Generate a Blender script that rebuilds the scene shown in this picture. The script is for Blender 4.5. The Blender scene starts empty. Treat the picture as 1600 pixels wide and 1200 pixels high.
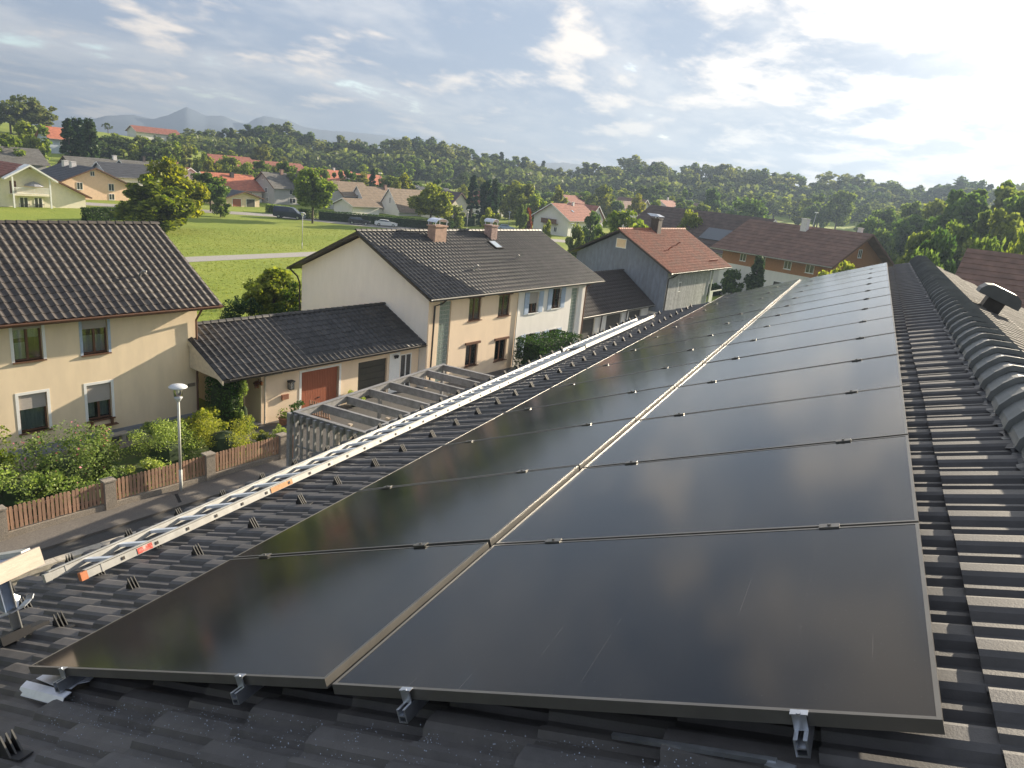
import bpy, math, random
import numpy as np
from mathutils import Matrix, Vector

random.seed(7)
rng = np.random.default_rng(11)
SC = bpy.context.scene
COL = SC.collection
R = math.radians

# ------------------------------------------------------------------ camera
CAM = np.array([-1.617, -2.915, 11.5])
RW = np.array([[0.4382528215544187, -0.893987182449103, 0.09338833983054134],
               [-0.20515451549788524, -0.20064074880744032, -0.9579430644296234],
               [0.8751263275495822, 0.4006622112636821, -0.27133688156031743]])   # right, down, forward
FPX = 1150.43
cam_d = bpy.data.cameras.new('camera')
cam = bpy.data.objects.new('camera', cam_d)
COL.objects.link(cam)
cam_d.sensor_fit = 'HORIZONTAL'
cam_d.sensor_width = 36.0
cam_d.lens = FPX / 1600 * 36.0
cam_d.clip_start = 0.05
cam_d.clip_end = 20000
cm = Matrix.Identity(4)
for i in range(3):
    cm[i][0] = RW[0][i]; cm[i][1] = -RW[1][i]; cm[i][2] = -RW[2][i]; cm[i][3] = CAM[i]
cam.matrix_world = cm
SC.camera = cam

# ------------------------------------------------------------------ light
SUN_EL, SUN_AZ = 17.5, -19.7            # azimuth from +X, counter-clockwise
SUN = Vector((math.cos(R(SUN_EL)) * math.cos(R(SUN_AZ)), math.cos(R(SUN_EL)) * math.sin(R(SUN_AZ)), math.sin(R(SUN_EL))))
SKY_STRENGTH = 0.1
SC.view_settings.view_transform = 'Standard'
SC.view_settings.look = 'None'
SC.view_settings.gamma = 1.0
SC.view_settings.use_curve_mapping = False
SC.view_settings.exposure = 1.68
SC.cycles.use_denoising = True
SC.cycles.max_bounces = 8
SC.cycles.transparent_max_bounces = 12
SC.cycles.volume_bounces = 0

sl = bpy.data.lights.new('sun', 'SUN')
sl.energy = 5.0
sl.angle = R(0.6)
sl.color = (1.0, 0.86, 0.66)
so = bpy.data.objects.new('sun', sl)
COL.objects.link(so)
so.rotation_euler = (-SUN).to_track_quat('-Z', 'Y').to_euler()
so.location = (0, 0, 60)


class NT:
    """small helper for node trees"""
    def __init__(s, tree):
        s.t = tree
        s.n = tree.nodes
        s.l = tree.links

    def node(s, typ, props=None, **inp):
        n = s.n.new(typ)
        for k, v in (props or {}).items():
            setattr(n, k, v)
        for k, v in inp.items():
            s.set(n, k, v)
        return n

    def set(s, n, k, v):
        k = k.replace('__', ' ')
        if k.startswith('i') and k[1:].isdigit():
            sock = n.inputs[int(k[1:])]
        else:
            sock = n.inputs[k]
        if isinstance(v, bpy.types.NodeSocket):
            s.l.new(v, sock)
        else:
            sock.default_value = v

    def math(s, op, a, b=0.0, c=None):
        n = s.node('ShaderNodeMath', {'operation': op})
        for i, v in enumerate((a, b) if c is None else (a, b, c)):
            if isinstance(v, bpy.types.NodeSocket):
                s.l.new(v, n.inputs[i])
            else:
                n.inputs[i].default_value = v
        return n.outputs[0]

    def mix(s, fac, a, b):
        n = s.node('ShaderNodeMix', {'data_type': 'RGBA'})
        for i, v in ((0, fac), (6, a), (7, b)):
            if isinstance(v, bpy.types.NodeSocket):
                s.l.new(v, n.inputs[i])
            else:
                n.inputs[i].default_value = v if i == 0 else (*v, 1) if len(v) == 3 else v
        return n.outputs[2]

    def mapr(s, v, a, b, c=0.0, d=1.0, smooth=True):
        n = s.node('ShaderNodeMapRange', {'interpolation_type': 'SMOOTHSTEP' if smooth else 'LINEAR'})
        s.l.new(v, n.inputs[0])
        for i, x in enumerate((a, b, c, d)):
            n.inputs[i + 1].default_value = x
        return n.outputs[0]


def make_world():
    w = bpy.data.worlds.new('World')
    SC.world = w
    w.use_nodes = True
    T = NT(w.node_tree)
    T.n.clear()
    sky = T.node('ShaderNodeTexSky', {'sky_type': 'NISHITA'})
    sky.sun_disc = False
    sky.sun_elevation = R(SUN_EL)
    sky.sun_rotation = R(90 - SUN_AZ)
    sky.altitude = 400
    sky.air_density = 1.0
    sky.dust_density = 1.2
    tc = T.node('ShaderNodeTexCoord')
    d = tc.outputs['Generated']
    sep = T.node('ShaderNodeSeparateXYZ', i0=d)
    zz = T.math('ADD', T.math('MAXIMUM', sep.outputs[2], 0.0), 0.15)
    cx = T.math('DIVIDE', sep.outputs[0], zz)
    cy = T.math('DIVIDE', sep.outputs[1], zz)
    comb = T.node('ShaderNodeCombineXYZ', i0=cx, i1=cy)
    mp = T.node('ShaderNodeMapping', Vector=comb.outputs[0], Rotation=(0, 0, R(-62)), Scale=(1.05, 1.5, 1), Location=(9.1, 17.7, 0))

    def field(vec):
        a = T.node('ShaderNodeTexNoise', Vector=vec, Scale=0.72, Detail=10.0, Roughness=0.57, Distortion=0.25)
        b = T.node('ShaderNodeTexNoise', Vector=vec, Scale=2.3, Detail=8.0, Roughness=0.6, Distortion=0.3)
        return T.math('ADD', T.math('MULTIPLY', a.outputs[0], 0.7), T.math('MULTIPLY', b.outputs[0], 0.3))
    thick = field(mp.outputs[0])
    # the same sheet a little nearer to the sun: where it thins out that way, its edge is lit
    sh = T.node('ShaderNodeVectorMath', {'operation': 'ADD'}, i0=comb.outputs[0], i1=(0.25 * SUN.x, 0.25 * SUN.y, 0))
    mp2 = T.node('ShaderNodeMapping', Vector=sh.outputs[0], Rotation=(0, 0, R(-62)), Scale=(1.05, 1.5, 1), Location=(9.1, 17.7, 0))
    thick2 = field(mp2.outputs[0])
    # the sheet breaks up a little higher in the sky
    thick = T.math('SUBTRACT', thick, T.mapr(sep.outputs[2], 0.25, 0.85, 0.0, 0.075))
    sun = T.node('ShaderNodeVectorMath', {'operation': 'DOT_PRODUCT'}, i0=d, i1=tuple(SUN))
    dt = T.math('MAXIMUM', sun.outputs['Value'], 0.0)
    glow_w = T.math('POWER', dt, 8.0)
    glow_n = T.math('POWER', dt, 34.0)
    thick = T.math('ADD', thick, T.mapr(dt, 0.72, 0.97, 0.0, 0.085))
    cover = T.mapr(thick, 0.345, 0.42)
    dens = T.mapr(thick, 0.39, 0.56)
    lit = T.mapr(T.math('SUBTRACT', thick, thick2), 0.0, 0.13)
    bright = T.mix(glow_w, (0.43, 0.375, 0.32), (0.50, 0.46, 0.40))
    thin = T.mix(glow_w, (0.25, 0.255, 0.27), (0.27, 0.268, 0.26))
    grey = T.mix(glow_w, (0.118, 0.148, 0.200), (0.125, 0.142, 0.175))
    cl = T.mix(dens, thin, grey)
    cl = T.mix(T.math('MULTIPLY', lit, 0.95), cl, bright)
    gl = T.node('ShaderNodeVectorMath', {'operation': 'SCALE'}, i0=(1.0, 0.93, 0.80))
    T.l.new(T.math('ADD', T.math('MULTIPLY', glow_n, 0.75), T.math('MULTIPLY', glow_w, 0.0)), gl.inputs['Scale'])
    add = T.node('ShaderNodeVectorMath', {'operation': 'ADD'}, i0=cl, i1=gl.outputs[0])
    up = T.node('ShaderNodeVectorMath', {'operation': 'SCALE'}, i0=add.outputs[0])
    up.inputs['Scale'].default_value = 1.0 / SKY_STRENGTH
    col = T.mix(T.math('MULTIPLY', cover, 0.97), sky.outputs[0], up.outputs[0])
    # below the horizon: the same pale air
    bg = T.node('ShaderNodeBackground', Color=col, Strength=SKY_STRENGTH)
    out = T.node('ShaderNodeOutputWorld', Surface=bg.outputs[0])


make_world()

# ------------------------------------------------------------------ materials
MATS = {}


def mat(name, color=(.5, .5, .5), rough=.7, var=.12, scale=3.0, bump=0.0, bscale=None, metallic=0.0, spec=0.4,
        stretch=(1, 1, 1), var2=0.0, scale2=0.4, tint2=None, objrand=0.0, rvar=0.0):
    """principled surface with two layers of noise in the colour, bump and a little change per object"""
    if name in MATS:
        return MATS[name]
    m = bpy.data.materials.new(name)
    MATS[name] = m
    m.use_nodes = True
    T = NT(m.node_tree)
    b = T.n['Principled BSDF']
    tc = T.node('ShaderNodeTexCoord')
    mp = T.node('ShaderNodeMapping', Vector=tc.outputs['Object'], Scale=stretch)
    vec = mp.outputs[0]
    oi = None
    if objrand:
        oi = T.node('ShaderNodeObjectInfo')
        off = T.node('ShaderNodeVectorMath', {'operation': 'SCALE'}, i0=(37.0, 19.0, 11.0))
        T.l.new(oi.outputs['Random'], off.inputs['Scale'])
        a = T.node('ShaderNodeVectorMath', {'operation': 'ADD'}, i0=vec, i1=off.outputs[0])
        vec = a.outputs[0]
    n = T.node('ShaderNodeTexNoise', Vector=vec, Scale=scale, Detail=6.0, Roughness=0.62)
    lo = tuple(c * (1 - var) for c in color)
    hi = tuple(min(1, c * (1 + var)) for c in color)
    f = T.mapr(n.outputs[0], 0.3, 0.7)
    c = T.mix(f, lo, hi)
    if var2:
        n2 = T.node('ShaderNodeTexNoise', Vector=vec, Scale=scale2, Detail=4.0, Roughness=0.6)
        c = T.mix(T.math('MULTIPLY', T.mapr(n2.outputs[0], 0.42, 0.68), var2), c, tint2 or tuple(x * .6 for x in color))
    if objrand:
        hs = T.node('ShaderNodeHueSaturation', Color=c)
        T.l.new(T.math('ADD', T.math('MULTIPLY', oi.outputs['Random'], objrand * 2), 1 - objrand), hs.inputs['Value'])
        c = hs.outputs[0]
    T.l.new(c, b.inputs['Base Color'])
    b.inputs['Roughness'].default_value = rough
    if rvar:
        T.l.new(T.math('ADD', T.math('MULTIPLY', f, rvar), rough - rvar / 2), b.inputs['Roughness'])
    b.inputs['Metallic'].default_value = metallic
    b.inputs['Specular IOR Level'].default_value = spec
    if bump:
        nb = T.node('ShaderNodeTexNoise', Vector=vec, Scale=bscale or scale * 4, Detail=4.0, Roughness=0.6)
        bm = T.node('ShaderNodeBump', Height=nb.outputs[0], Strength=min(1.0, bump), Distance=0.02)
        T.l.new(bm.outputs[0], b.inputs['Normal'])
    return m


def leaf_mat(name, dark, light, trans=0.35, objrand=0.25, hue=0.02):
    if name in MATS:
        return MATS[name]
    m = bpy.data.materials.new(name)
    MATS[name] = m
    m.use_nodes = True
    T = NT(m.node_tree)
    T.n.clear()
    g = T.node('ShaderNodeNewGeometry')
    oi = T.node('ShaderNodeObjectInfo')
    c = T.mix(g.outputs['Random Per Island'], dark, light)
    hs = T.node('ShaderNodeHueSaturation', Color=c)
    T.l.new(T.math('ADD', T.math('MULTIPLY', oi.outputs['Random'], objrand * 2), 1 - objrand), hs.inputs['Value'])
    T.l.new(T.math('ADD', T.math('MULTIPLY', oi.outputs['Random'], -hue * 2), .5 + hue), hs.inputs['Hue'])
    c = hs.outputs[0]
    df = T.node('ShaderNodeBsdfDiffuse', Color=c)
    ct = T.node('ShaderNodeHueSaturation', Color=c, Saturation=1.15, Value=1.25)
    tr = T.node('ShaderNodeBsdfTranslucent', Color=ct.outputs[0])
    gl = T.node('ShaderNodeBsdfGlossy', Color=(.8, .8, .8, 1), Roughness=0.45)
    mx = T.node('ShaderNodeMixShader', i0=trans, i1=df.outputs[0], i2=tr.outputs[0])
    m2 = T.node('ShaderNodeMixShader', i0=0.015, i1=mx.outputs[0], i2=gl.outputs[0])
    T.node('ShaderNodeOutputMaterial', Surface=m2.outputs[0])
    return m


def glass_mat(name, tint=(.02, .025, .03), rough=.05, clear=0.55):
    """window pane: sky reflection over a half transparent pane"""
    if name in MATS:
        return MATS[name]
    m = bpy.data.materials.new(name)
    MATS[name] = m
    m.use_nodes = True
    T = NT(m.node_tree)
    T.n.clear()
    fr = T.node('ShaderNodeFresnel', IOR=1.5)
    tr = T.node('ShaderNodeBsdfTransparent', Color=(.8, .85, .85, 1))
    df = T.node('ShaderNodeBsdfDiffuse', Color=(*tint, 1))
    mx = T.node('ShaderNodeMixShader', i0=clear, i1=df.outputs[0], i2=tr.outputs[0])
    gl = T.node('ShaderNodeBsdfGlossy', Color=(1, 1, 1, 1), Roughness=rough)
    m2 = T.node('ShaderNodeMixShader', i0=T.math('ADD', T.math('MULTIPLY', fr.outputs[0], 1.2), 0.03), i1=mx.outputs[0], i2=gl.outputs[0])
    T.node('ShaderNodeOutputMaterial', Surface=m2.outputs[0])
    return m


def panel_glass():
    m = bpy.data.materials.new('panel_glass')
    m.use_nodes = True
    T = NT(m.node_tree)
    b = T.n['Principled BSDF']
    tc = T.node('ShaderNodeTexCoord')
    oi = T.node('ShaderNodeObjectInfo')
    off = T.node('ShaderNodeVectorMath', {'operation': 'SCALE'}, i0=(37.0, 19.0, 11.0))
    T.l.new(oi.outputs['Random'], off.inputs['Scale'])
    a = T.node('ShaderNodeVectorMath', {'operation': 'ADD'}, i0=tc.outputs['Object'], i1=off.outputs[0])
    sep = T.node('ShaderNodeSeparateXYZ', i0=tc.outputs['Object'])
    # cell rows: hair lines across the panel, faint and broken
    fy = T.math('FRACT', T.math('DIVIDE', T.math('ADD', sep.outputs[1], 0.02), 0.184))
    ly = T.math('LESS_THAN', T.math('ABSOLUTE', T.math('SUBTRACT', fy, 0.5)), 0.005)
    fx = T.math('FRACT', T.math('DIVIDE', sep.outputs[0], 0.567))
    lx = T.math('LESS_THAN', T.math('ABSOLUTE', T.math('SUBTRACT', fx, 0.5)), 0.0012)
    brk = T.node('ShaderNodeTexNoise', Vector=a.outputs[0], Scale=2.6, Detail=3.0)
    line = T.math('MULTIPLY', ly, T.mapr(brk.outputs[0], 0.46, 0.66))
    n = T.node('ShaderNodeTexNoise', Vector=a.outputs[0], Scale=1.6, Detail=7.0, Roughness=0.65)
    sp = T.node('ShaderNodeTexNoise', Vector=a.outputs[0], Scale=190.0, Detail=1.0)
    speck = T.math('GREATER_THAN', sp.outputs[0], 0.76)
    c = T.mix(T.mapr(n.outputs[0], .35, .7), (0.0045, 0.005, 0.007), (0.010, 0.0105, 0.012))
    c = T.mix(T.math('MULTIPLY', line, 0.2), c, (0.22, 0.21, 0.2))
    c = T.mix(T.math('MULTIPLY', speck, 0.15), c, (0.25, 0.24, 0.22))
    T.l.new(c, b.inputs['Base Color'])
    T.l.new(T.math('ADD', T.math('MULTIPLY', n.outputs[0], 0.08), 0.065), b.inputs['Roughness'])
    b.inputs['Specular IOR Level'].default_value = 0.38
    b.inputs['Coat Weight'].default_value = 0.0
    return m


M_PANEL = panel_glass()
M_BLACKFRAME = mat('black_anodised', (.135, .13, .12), .36, .1, 6, metallic=.5, spec=.6)
M_ALU = mat('aluminium', (.62, .63, .64), .36, .08, 9, metallic=.85, objrand=.06, stretch=(.4, 3, 3), var2=.35, scale2=2.0, tint2=(.45, .45, .44))
M_ALU_MATT = mat('aluminium_matt', (.50, .50, .48), .42, .12, 12, metallic=.6, var2=.4, scale2=3, tint2=(.5, .49, .46))
M_STEEL = mat('galvanised_steel', (.52, .55, .6), .34, .15, 14, metallic=.9, var2=.3, scale2=5)
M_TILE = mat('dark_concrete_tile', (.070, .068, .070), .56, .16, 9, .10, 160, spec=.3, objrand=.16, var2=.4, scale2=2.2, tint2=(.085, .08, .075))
M_TILE_SUN = mat('sunlit_concrete_tile', (.125, .116, .106), .8, .16, 9, .10, 160, spec=0.09, objrand=.16, var2=.4, scale2=2.2, tint2=(.095, .088, .08))  # paler copy of the dark tile, sun sheen of the right slope put into its colour
M_UNDER = mat('roof_underlay', (.018, .018, .02), .9, .2, 3)
M_SNOW = mat('black_steel', (.028, .028, .03), .6, .1, 8, spec=.25)
M_TILE_B = mat('weathered_brown_tile', (.044, .037, .034), .62, .25, 5, .2, 80, objrand=.25, var2=.5, scale2=1.1, tint2=(.085, .074, .064))
M_TILE_C = mat('weathered_black_tile', (.032, .031, .032), .5, .25, 5, .2, 80, objrand=.28, var2=.45, scale2=1.3, tint2=(.07, .066, .062))
M_TILE_R = mat('mossy_red_tile', (.31, .115, .07), .75, .3, 4, .3, 40, objrand=.25, var2=.5, scale2=.8, tint2=(.2, .12, .085))
M_STUCCO_Y = mat('cream_render', (.79, .65, .46), .9, .05, 2, .25, 120, var2=.32, scale2=.6, tint2=(.68, .56, .41), stretch=(1, 1, .28))
M_STUCCO_P = mat('peach_render', (.80, .64, .47), .9, .05, 2, .25, 120, var2=.30, scale2=.5, tint2=(.7, .56, .42), stretch=(1, 1, .28))
M_STUCCO_W = mat('white_render', (.78, .76, .72), .9, .04, 2, .25, 120, var2=.30, scale2=.5, tint2=(.7, .68, .64), stretch=(1, 1, .28))
M_WHITE = mat('white_paint', (.8, .8, .78), .5, .04, 3)
M_PLINTH = mat('grey_plinth', (.26, .27, .30), .85, .1, 4, .2)
M_WOOD_BR = mat('brown_window_wood', (.13, .062, .034), .5, .25, 6, stretch=(6, 6, 1))
M_WOOD_GREY = mat('grey_weathered_wood', (.20, .20, .205), .8, .22, 5, .25, 30, stretch=(1, 1, 1), objrand=.15, var2=.4, scale2=1.2, tint2=(.13, .13, .135))
M_PICKET = mat('brown_picket_wood', (.37, .225, .15), .75, .2, 5, .2, 30, stretch=(4, 4, .6), objrand=.16, var2=.35, scale2=1.3, tint2=(.25, .16, .11))
M_CONC = mat('exposed_aggregate', (.27, .235, .195), .95, .35, 38, .7, 60, var2=.3, scale2=2)
M_KERB = mat('beige_concrete', (.40, .36, .30), .9, .18, 9, .35, 60, var2=.4, scale2=1.5, objrand=.1)
M_ASPHALT = mat('asphalt', (.062, .06, .058), .92, .2, 30, .5, 140, var2=.5, scale2=.5, tint2=(.045, .044, .043))
M_PAVE = mat('pavement_asphalt', (.15, .135, .12), .92, .2, 26, .5, 120, var2=.5, scale2=.7, tint2=(.11, .10, .09))
M_COURT = mat('court_asphalt', (.09, .085, .08), .92, .15, 20, .4, 120, var2=.4, scale2=.6, tint2=(.07, .066, .062))
M_PATH = mat('pale_path', (.29, .275, .255), .95, .12, 4, .3, 60)
M_DARKIN = mat('dark_room', (.025, .024, .024), .95, .1, 2)
M_CURTAIN = mat('white_curtain', (.80, .83, .82), .95, .18, 5, stretch=(14, 1, .3))
M_SHUT = mat('grey_roller_shutter', (.40, .37, .34), .7, .08, 4, stretch=(1, 1, 30))
M_SHUT_BLUE = mat('pale_blue_shutter', (.38, .47, .60), .6, .08, 5)
M_GLASS = glass_mat('window_glass', clear=.88)
M_GLASS_FAR = glass_mat('far_window_glass', (.03, .035, .04), .08, 0.0)
M_DOOR_RED = mat('red_brown_door', (.32, .105, .055), .55, .1, 4, stretch=(12, 12, .5))
M_DOOR_DK = mat('dark_olive_door', (.055, .052, .042), .5, .1, 4)
M_BLOCK = mat('glass_block', (.22, .27, .245), .2, .35, 14, spec=.7, rvar=.1)
M_MORTAR = mat('pale_mortar', (.46, .45, .42), .9, .1, 5)
M_COPPER = mat('brown_gutter', (.16, .085, .055), .5, .15, 6, metallic=.3)
M_GUTTER = mat('dark_gutter', (.05, .045, .042), .5, .15, 6, metallic=.3)
M_CHIM = mat('pink_chimney_render', (.44, .29, .22), .85, .15, 4, .3, 60)
M_WOODGREY_CLAD = mat('blue_grey_cladding', (.18, .21, .262), .8, .15, 4, .2, 40, stretch=(1, 1, .3), var2=.4, scale2=.8, tint2=(.14, .155, .175))
M_CLAD_L = mat('silver_grey_boards', (.42, .43, .42), .8, .2, 5, .2, 40, objrand=.15)
M_WOOD_OR = mat('orange_brown_boards', (.38, .18, .075), .75, .2, 4, .2, 30, stretch=(1, 1, 8))
M_ROOF_FAR_BR = mat('far_brown_roof', (.155, .085, .06), .8, .25, 1.2, .4, 8, var2=.4, scale2=.5)
M_ROOF_FAR_DK = mat('far_dark_roof', (.042, .045, .055), .7, .2, 1.2, .4, 8)
M_ROOF_FAR_GY = mat('far_grey_roof', (.12, .115, .105), .8, .2, 1.2, .4, 8, var2=.4, scale2=.5)
M_ROOF_FAR_TAN = mat('far_tan_roof', (.19, .14, .095), .8, .2, 1.2, .4, 8)
M_ROOF_FAR_OR = mat('far_orange_roof', (.40, .135, .075), .8, .2, 1.2, .4, 8)
M_ROOF_FAR_RD = mat('far_red_roof', (.24, .085, .055), .8, .25, 1.2, .4, 8)
M_BARK = mat('bark', (.09, .07, .052), .9, .3, 6, .6, 20, stretch=(3, 3, .6))
M_GLASSLAMP = glass_mat('lamp_glass', (.5, .5, .5), .1, .7)
M_RUBBER = mat('black_rubber', (.02, .02, .02), .8, .1, 5)
M_STICK_R = mat('red_sticker', (.48, .07, .05), .5, .15, 30, var2=.7, scale2=22, tint2=(.7, .55, .5))
M_STICK_O = mat('orange_sticker', (.50, .26, .12), .5, .2, 30)
M_CAP_O = mat('orange_rubber_cap', (.45, .16, .07), .6, .2, 30)
M_BOARD = mat('raw_timber', (.43, .365, .30), .8, .12, 6, .2, 30, stretch=(1, 8, 8), var2=.3, scale2=3, tint2=(.36, .30, .25))
M_SILVERSHEET = mat('bright_metal_sheet', (.66, .70, .80), .45, .12, 10, metallic=.3, var2=.3, scale2=6)
L_ROSE = leaf_mat('rose_leaves', (.08, .13, .03), (.34, .40, .14), .46)
L_SHRUB = leaf_mat('shrub_leaves', (.10, .16, .035), (.38, .46, .14), .48)
L_SHRUB_Y = leaf_mat('lime_shrub_leaves', (.10, .15, .022), (.36, .38, .08), .45)
L_IVY = leaf_mat('ivy_leaves', (.02, .05, .015), (.10, .19, .05), .3)
L_HEDGE = leaf_mat('hedge_leaves', (.02, .045, .012), (.085, .145, .03), .3)
L_MAPLE = leaf_mat('maple_leaves', (.09, .125, .02), (.33, .33, .055), .5, .10)
L_LIME = leaf_mat('lime_tree_leaves', (.075, .12, .022), (.29, .34, .07), .48, .12)
L_GREEN = leaf_mat('tree_leaves', (.055, .095, .025), (.21, .27, .065), .47, .22, .03)
L_FOREST = leaf_mat('forest_leaves', (.055, .085, .03), (.17, .205, .06), .46, .3, .035)
L_CONIF = leaf_mat('conifer_needles', (.014, .036, .014), (.07, .115, .04), .25, .22)
L_REDDISH = leaf_mat('red_shrub_leaves', (.10, .03, .015), (.30, .10, .04), .35)
L_FLOWER = leaf_mat('pink_blossom', (.5, .12, .16), (.75, .35, .35), .3)


# ------------------------------------------------------------------ mesh building
class MB:
    def __init__(s):
        s.v = []
        s.f = []
        s.mi = []

    def add(s, vs, fs, mi=0):
        o = len(s.v)
        s.v.extend([tuple(map(float, p)) for p in vs])
        for f in fs:
            s.f.append(tuple(i + o for i in f))
            s.mi.append(mi)
        return s

    BOXF = [(0, 3, 2, 1), (4, 5, 6, 7), (0, 1, 5, 4), (1, 2, 6, 5), (2, 3, 7, 6), (3, 0, 4, 7)]

    def box(s, x0, x1, y0, y1, z0, z1, M=None, mi=0):
        vs = [(x0, y0, z0), (x1, y0, z0), (x1, y1, z0), (x0, y1, z0), (x0, y0, z1), (x1, y0, z1), (x1, y1, z1), (x0, y1, z1)]
        if M is not None:
            vs = [tuple(M @ Vector(p)) for p in vs]
        return s.add(vs, s.BOXF, mi)

    def beam(s, p, q, w, h, up=(0, 0, 1), mi=0):
        """box from p to q, w across, h along up, centred on the line"""
        p = Vector(p); q = Vector(q)
        d = (q - p).normalized()
        u = Vector(up)
        a = d.cross(u)
        if a.length < 1e-5:
            a = d.cross(Vector((1, 0, 0)))
        a.normalize()
        u = a.cross(d).normalized()
        vs = []
        for e in (p, q):
            for sa, su in ((-1, -1), (1, -1), (1, 1), (-1, 1)):
                vs.append(tuple(e + a * (sa * w / 2) + u * (su * h / 2)))
        return s.add(vs, [(0, 1, 2, 3), (7, 6, 5, 4), (0, 4, 5, 1), (1, 5, 6, 2), (2, 6, 7, 3), (3, 7, 4, 0)], mi)

    def tube(s, pts, r, n=8, mi=0, caps=True):
        pts = [Vector(p) for p in pts]
        rs = r if isinstance(r, (list, tuple)) else [r] * len(pts)
        o = len(s.v)
        ref = Vector((0.31, 0.17, 0.93))
        for k, p in enumerate(pts):
            d = (pts[min(k + 1, len(pts) - 1)] - pts[max(k - 1, 0)]).normalized()
            a = d.cross(ref)
            if a.length < .05:
                a = d.cross(Vector((1, 0, 0)))
            a.normalize()
            b = d.cross(a)
            for i in range(n):
                t = 2 * math.pi * i / n
                s.v.append(tuple(p + (a * math.cos(t) + b * math.sin(t)) * rs[k]))
        for k in range(len(pts) - 1):
            for i in range(n):
                j = (i + 1) % n
                s.f.append((o + k * n + i, o + k * n + j, o + (k + 1) * n + j, o + (k + 1) * n + i)); s.mi.append(mi)
        if caps:
            s.f.append(tuple(o + i for i in range(n - 1, -1, -1))); s.mi.append(mi)
            s.f.append(tuple(o + (len(pts) - 1) * n + i for i in range(n))); s.mi.append(mi)
        return s

    def prism(s, poly, vec, mi=0, caps=True):
        """extrude a planar polygon (3D points) along vec"""
        n = len(poly)
        v = Vector(vec)
        vs = [tuple(p) for p in poly] + [tuple(Vector(p) + v) for p in poly]
        fs = [(i, (i + 1) % n, (i + 1) % n + n, i + n) for i in range(n)]
        if caps:
            fs += [tuple(range(n - 1, -1, -1)), tuple(range(n, 2 * n))]
        return s.add(vs, fs, mi)

    def lathe(s, prof, n=16, c=(0, 0, 0), mi=0):
        o = len(s.v)
        for r, z in prof:
            for i in range(n):
                t = 2 * math.pi * i / n
                s.v.append((c[0] + r * math.cos(t), c[1] + r * math.sin(t), c[2] + z))
        for k in range(len(prof) - 1):
            for i in range(n):
                j = (i + 1) % n
                s.f.append((o + k * n + i, o + k * n + j, o + (k + 1) * n + j, o + (k + 1) * n + i)); s.mi.append(mi)
        return s

    def quad(s, a, b, c, d, mi=0):
        return s.add([a, b, c, d], [(0, 1, 2, 3)], mi)

    def mesh(s, name, mats, smooth=False):
        me = bpy.data.meshes.new(name)
        me.from_pydata(s.v, [], s.f)
        for m in (mats if isinstance(mats, (list, tuple)) else [mats]):
            me.materials.append(m)
        if len(me.materials) > 1:
            me.polygons.foreach_set('material_index', s.mi)
        if smooth:
            me.polygons.foreach_set('use_smooth', [True] * len(s.f))
        me.update()
        return me

    def build(s, name, mats, parent=None, M=None, smooth=False):
        return link(name, s.mesh(name, mats, smooth), parent, M)


def link(name, me, parent=None, M=None):
    o = bpy.data.objects.new(name, me)
    COL.objects.link(o)
    if parent is not None:
        o.parent = parent
    if M is not None:
        o.matrix_basis = M
    return o


def np_mesh(name, V, F, mats, mi=None, smooth=False):
    """mesh from numpy arrays of quads"""
    me = bpy.data.meshes.new(name)
    V = np.asarray(V, np.float32); F = np.asarray(F, np.int32)
    k = F.shape[1]
    me.vertices.add(len(V)); me.vertices.foreach_set('co', V.ravel())
    me.loops.add(F.size); me.loops.foreach_set('vertex_index', F.ravel())
    me.polygons.add(len(F)); me.polygons.foreach_set('loop_start', np.arange(0, F.size, k, dtype=np.int32))
    for m in (mats if isinstance(mats, (list, tuple)) else [mats]):
        me.materials.append(m)
    if mi is not None:
        me.polygons.foreach_set('material_index', np.asarray(mi, np.int32))
    if smooth:
        me.polygons.foreach_set('use_smooth', np.ones(len(F), bool))
    me.update(calc_edges=True)
    return me


def tag(o, label=None, cat=None, group=None, kind=None):
    if label: o['label'] = label
    if cat: o['category'] = cat
    if group: o['group'] = group
    if kind: o['kind'] = kind
    return o


def thing(name, label, cat, M=None, group=None):
    o = bpy.data.objects.new(name, None)
    COL.objects.link(o)
    o.empty_display_size = .2
    if M is not None:
        o.matrix_basis = M
    return tag(o, label, cat, group)


def frame(origin, deg):
    return Matrix.Translation(Vector(origin)) @ Matrix.Rotation(R(deg), 4, 'Z')


# village grid: the street runs 10.5 degrees off our ridge
VA = -10.5
EU = np.array([math.cos(R(VA)), math.sin(R(VA)), 0]); EV = np.array([-math.sin(R(VA)), math.cos(R(VA)), 0])


def uvw(u, v, z=0.0):
    return Vector(EU * u + EV * v + np.array([0, 0, z]))


def ss(a, b, x):
    t = min(1, max(0, (x - a) / (b - a)))
    return t * t * (3 - 2 * t)


def gz(x, y):
    """height of the terrain"""
    d = math.hypot(x - CAM[0], y - CAM[1])
    az = math.degrees(math.atan2(y - CAM[1], x - CAM[0]))
    z = -1.8 * ss(60, 130, d) + 7.0 * ss(200, 430, d)
    if d > 150:
        z += 8.0 * ss(210, 400, d) * ss(41, 55, az) * (1 - ss(150, 175, az))
    return z


def ray(px, py):
    d = ((px - 800) / FPX) * RW[0] + ((py - 600) / FPX) * RW[1] + RW[2]
    return d / np.linalg.norm(d)


def at_h(px, py, h=0.0, t0=12.0):
    """the place where a point h above the ground is seen at this direction"""
    d = ray(px, py)
    t = t0
    while t < 1500:
        P = CAM + d * t
        if P[2] - gz(P[0], P[1]) <= h:
            break
        t += 0.25
    return Vector(P)


def at_d(px, py, dist):
    """point at a horizontal distance along a direction"""
    d = ray(px, py)
    return Vector(CAM + d * (dist / math.hypot(d[0], d[1])))


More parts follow.
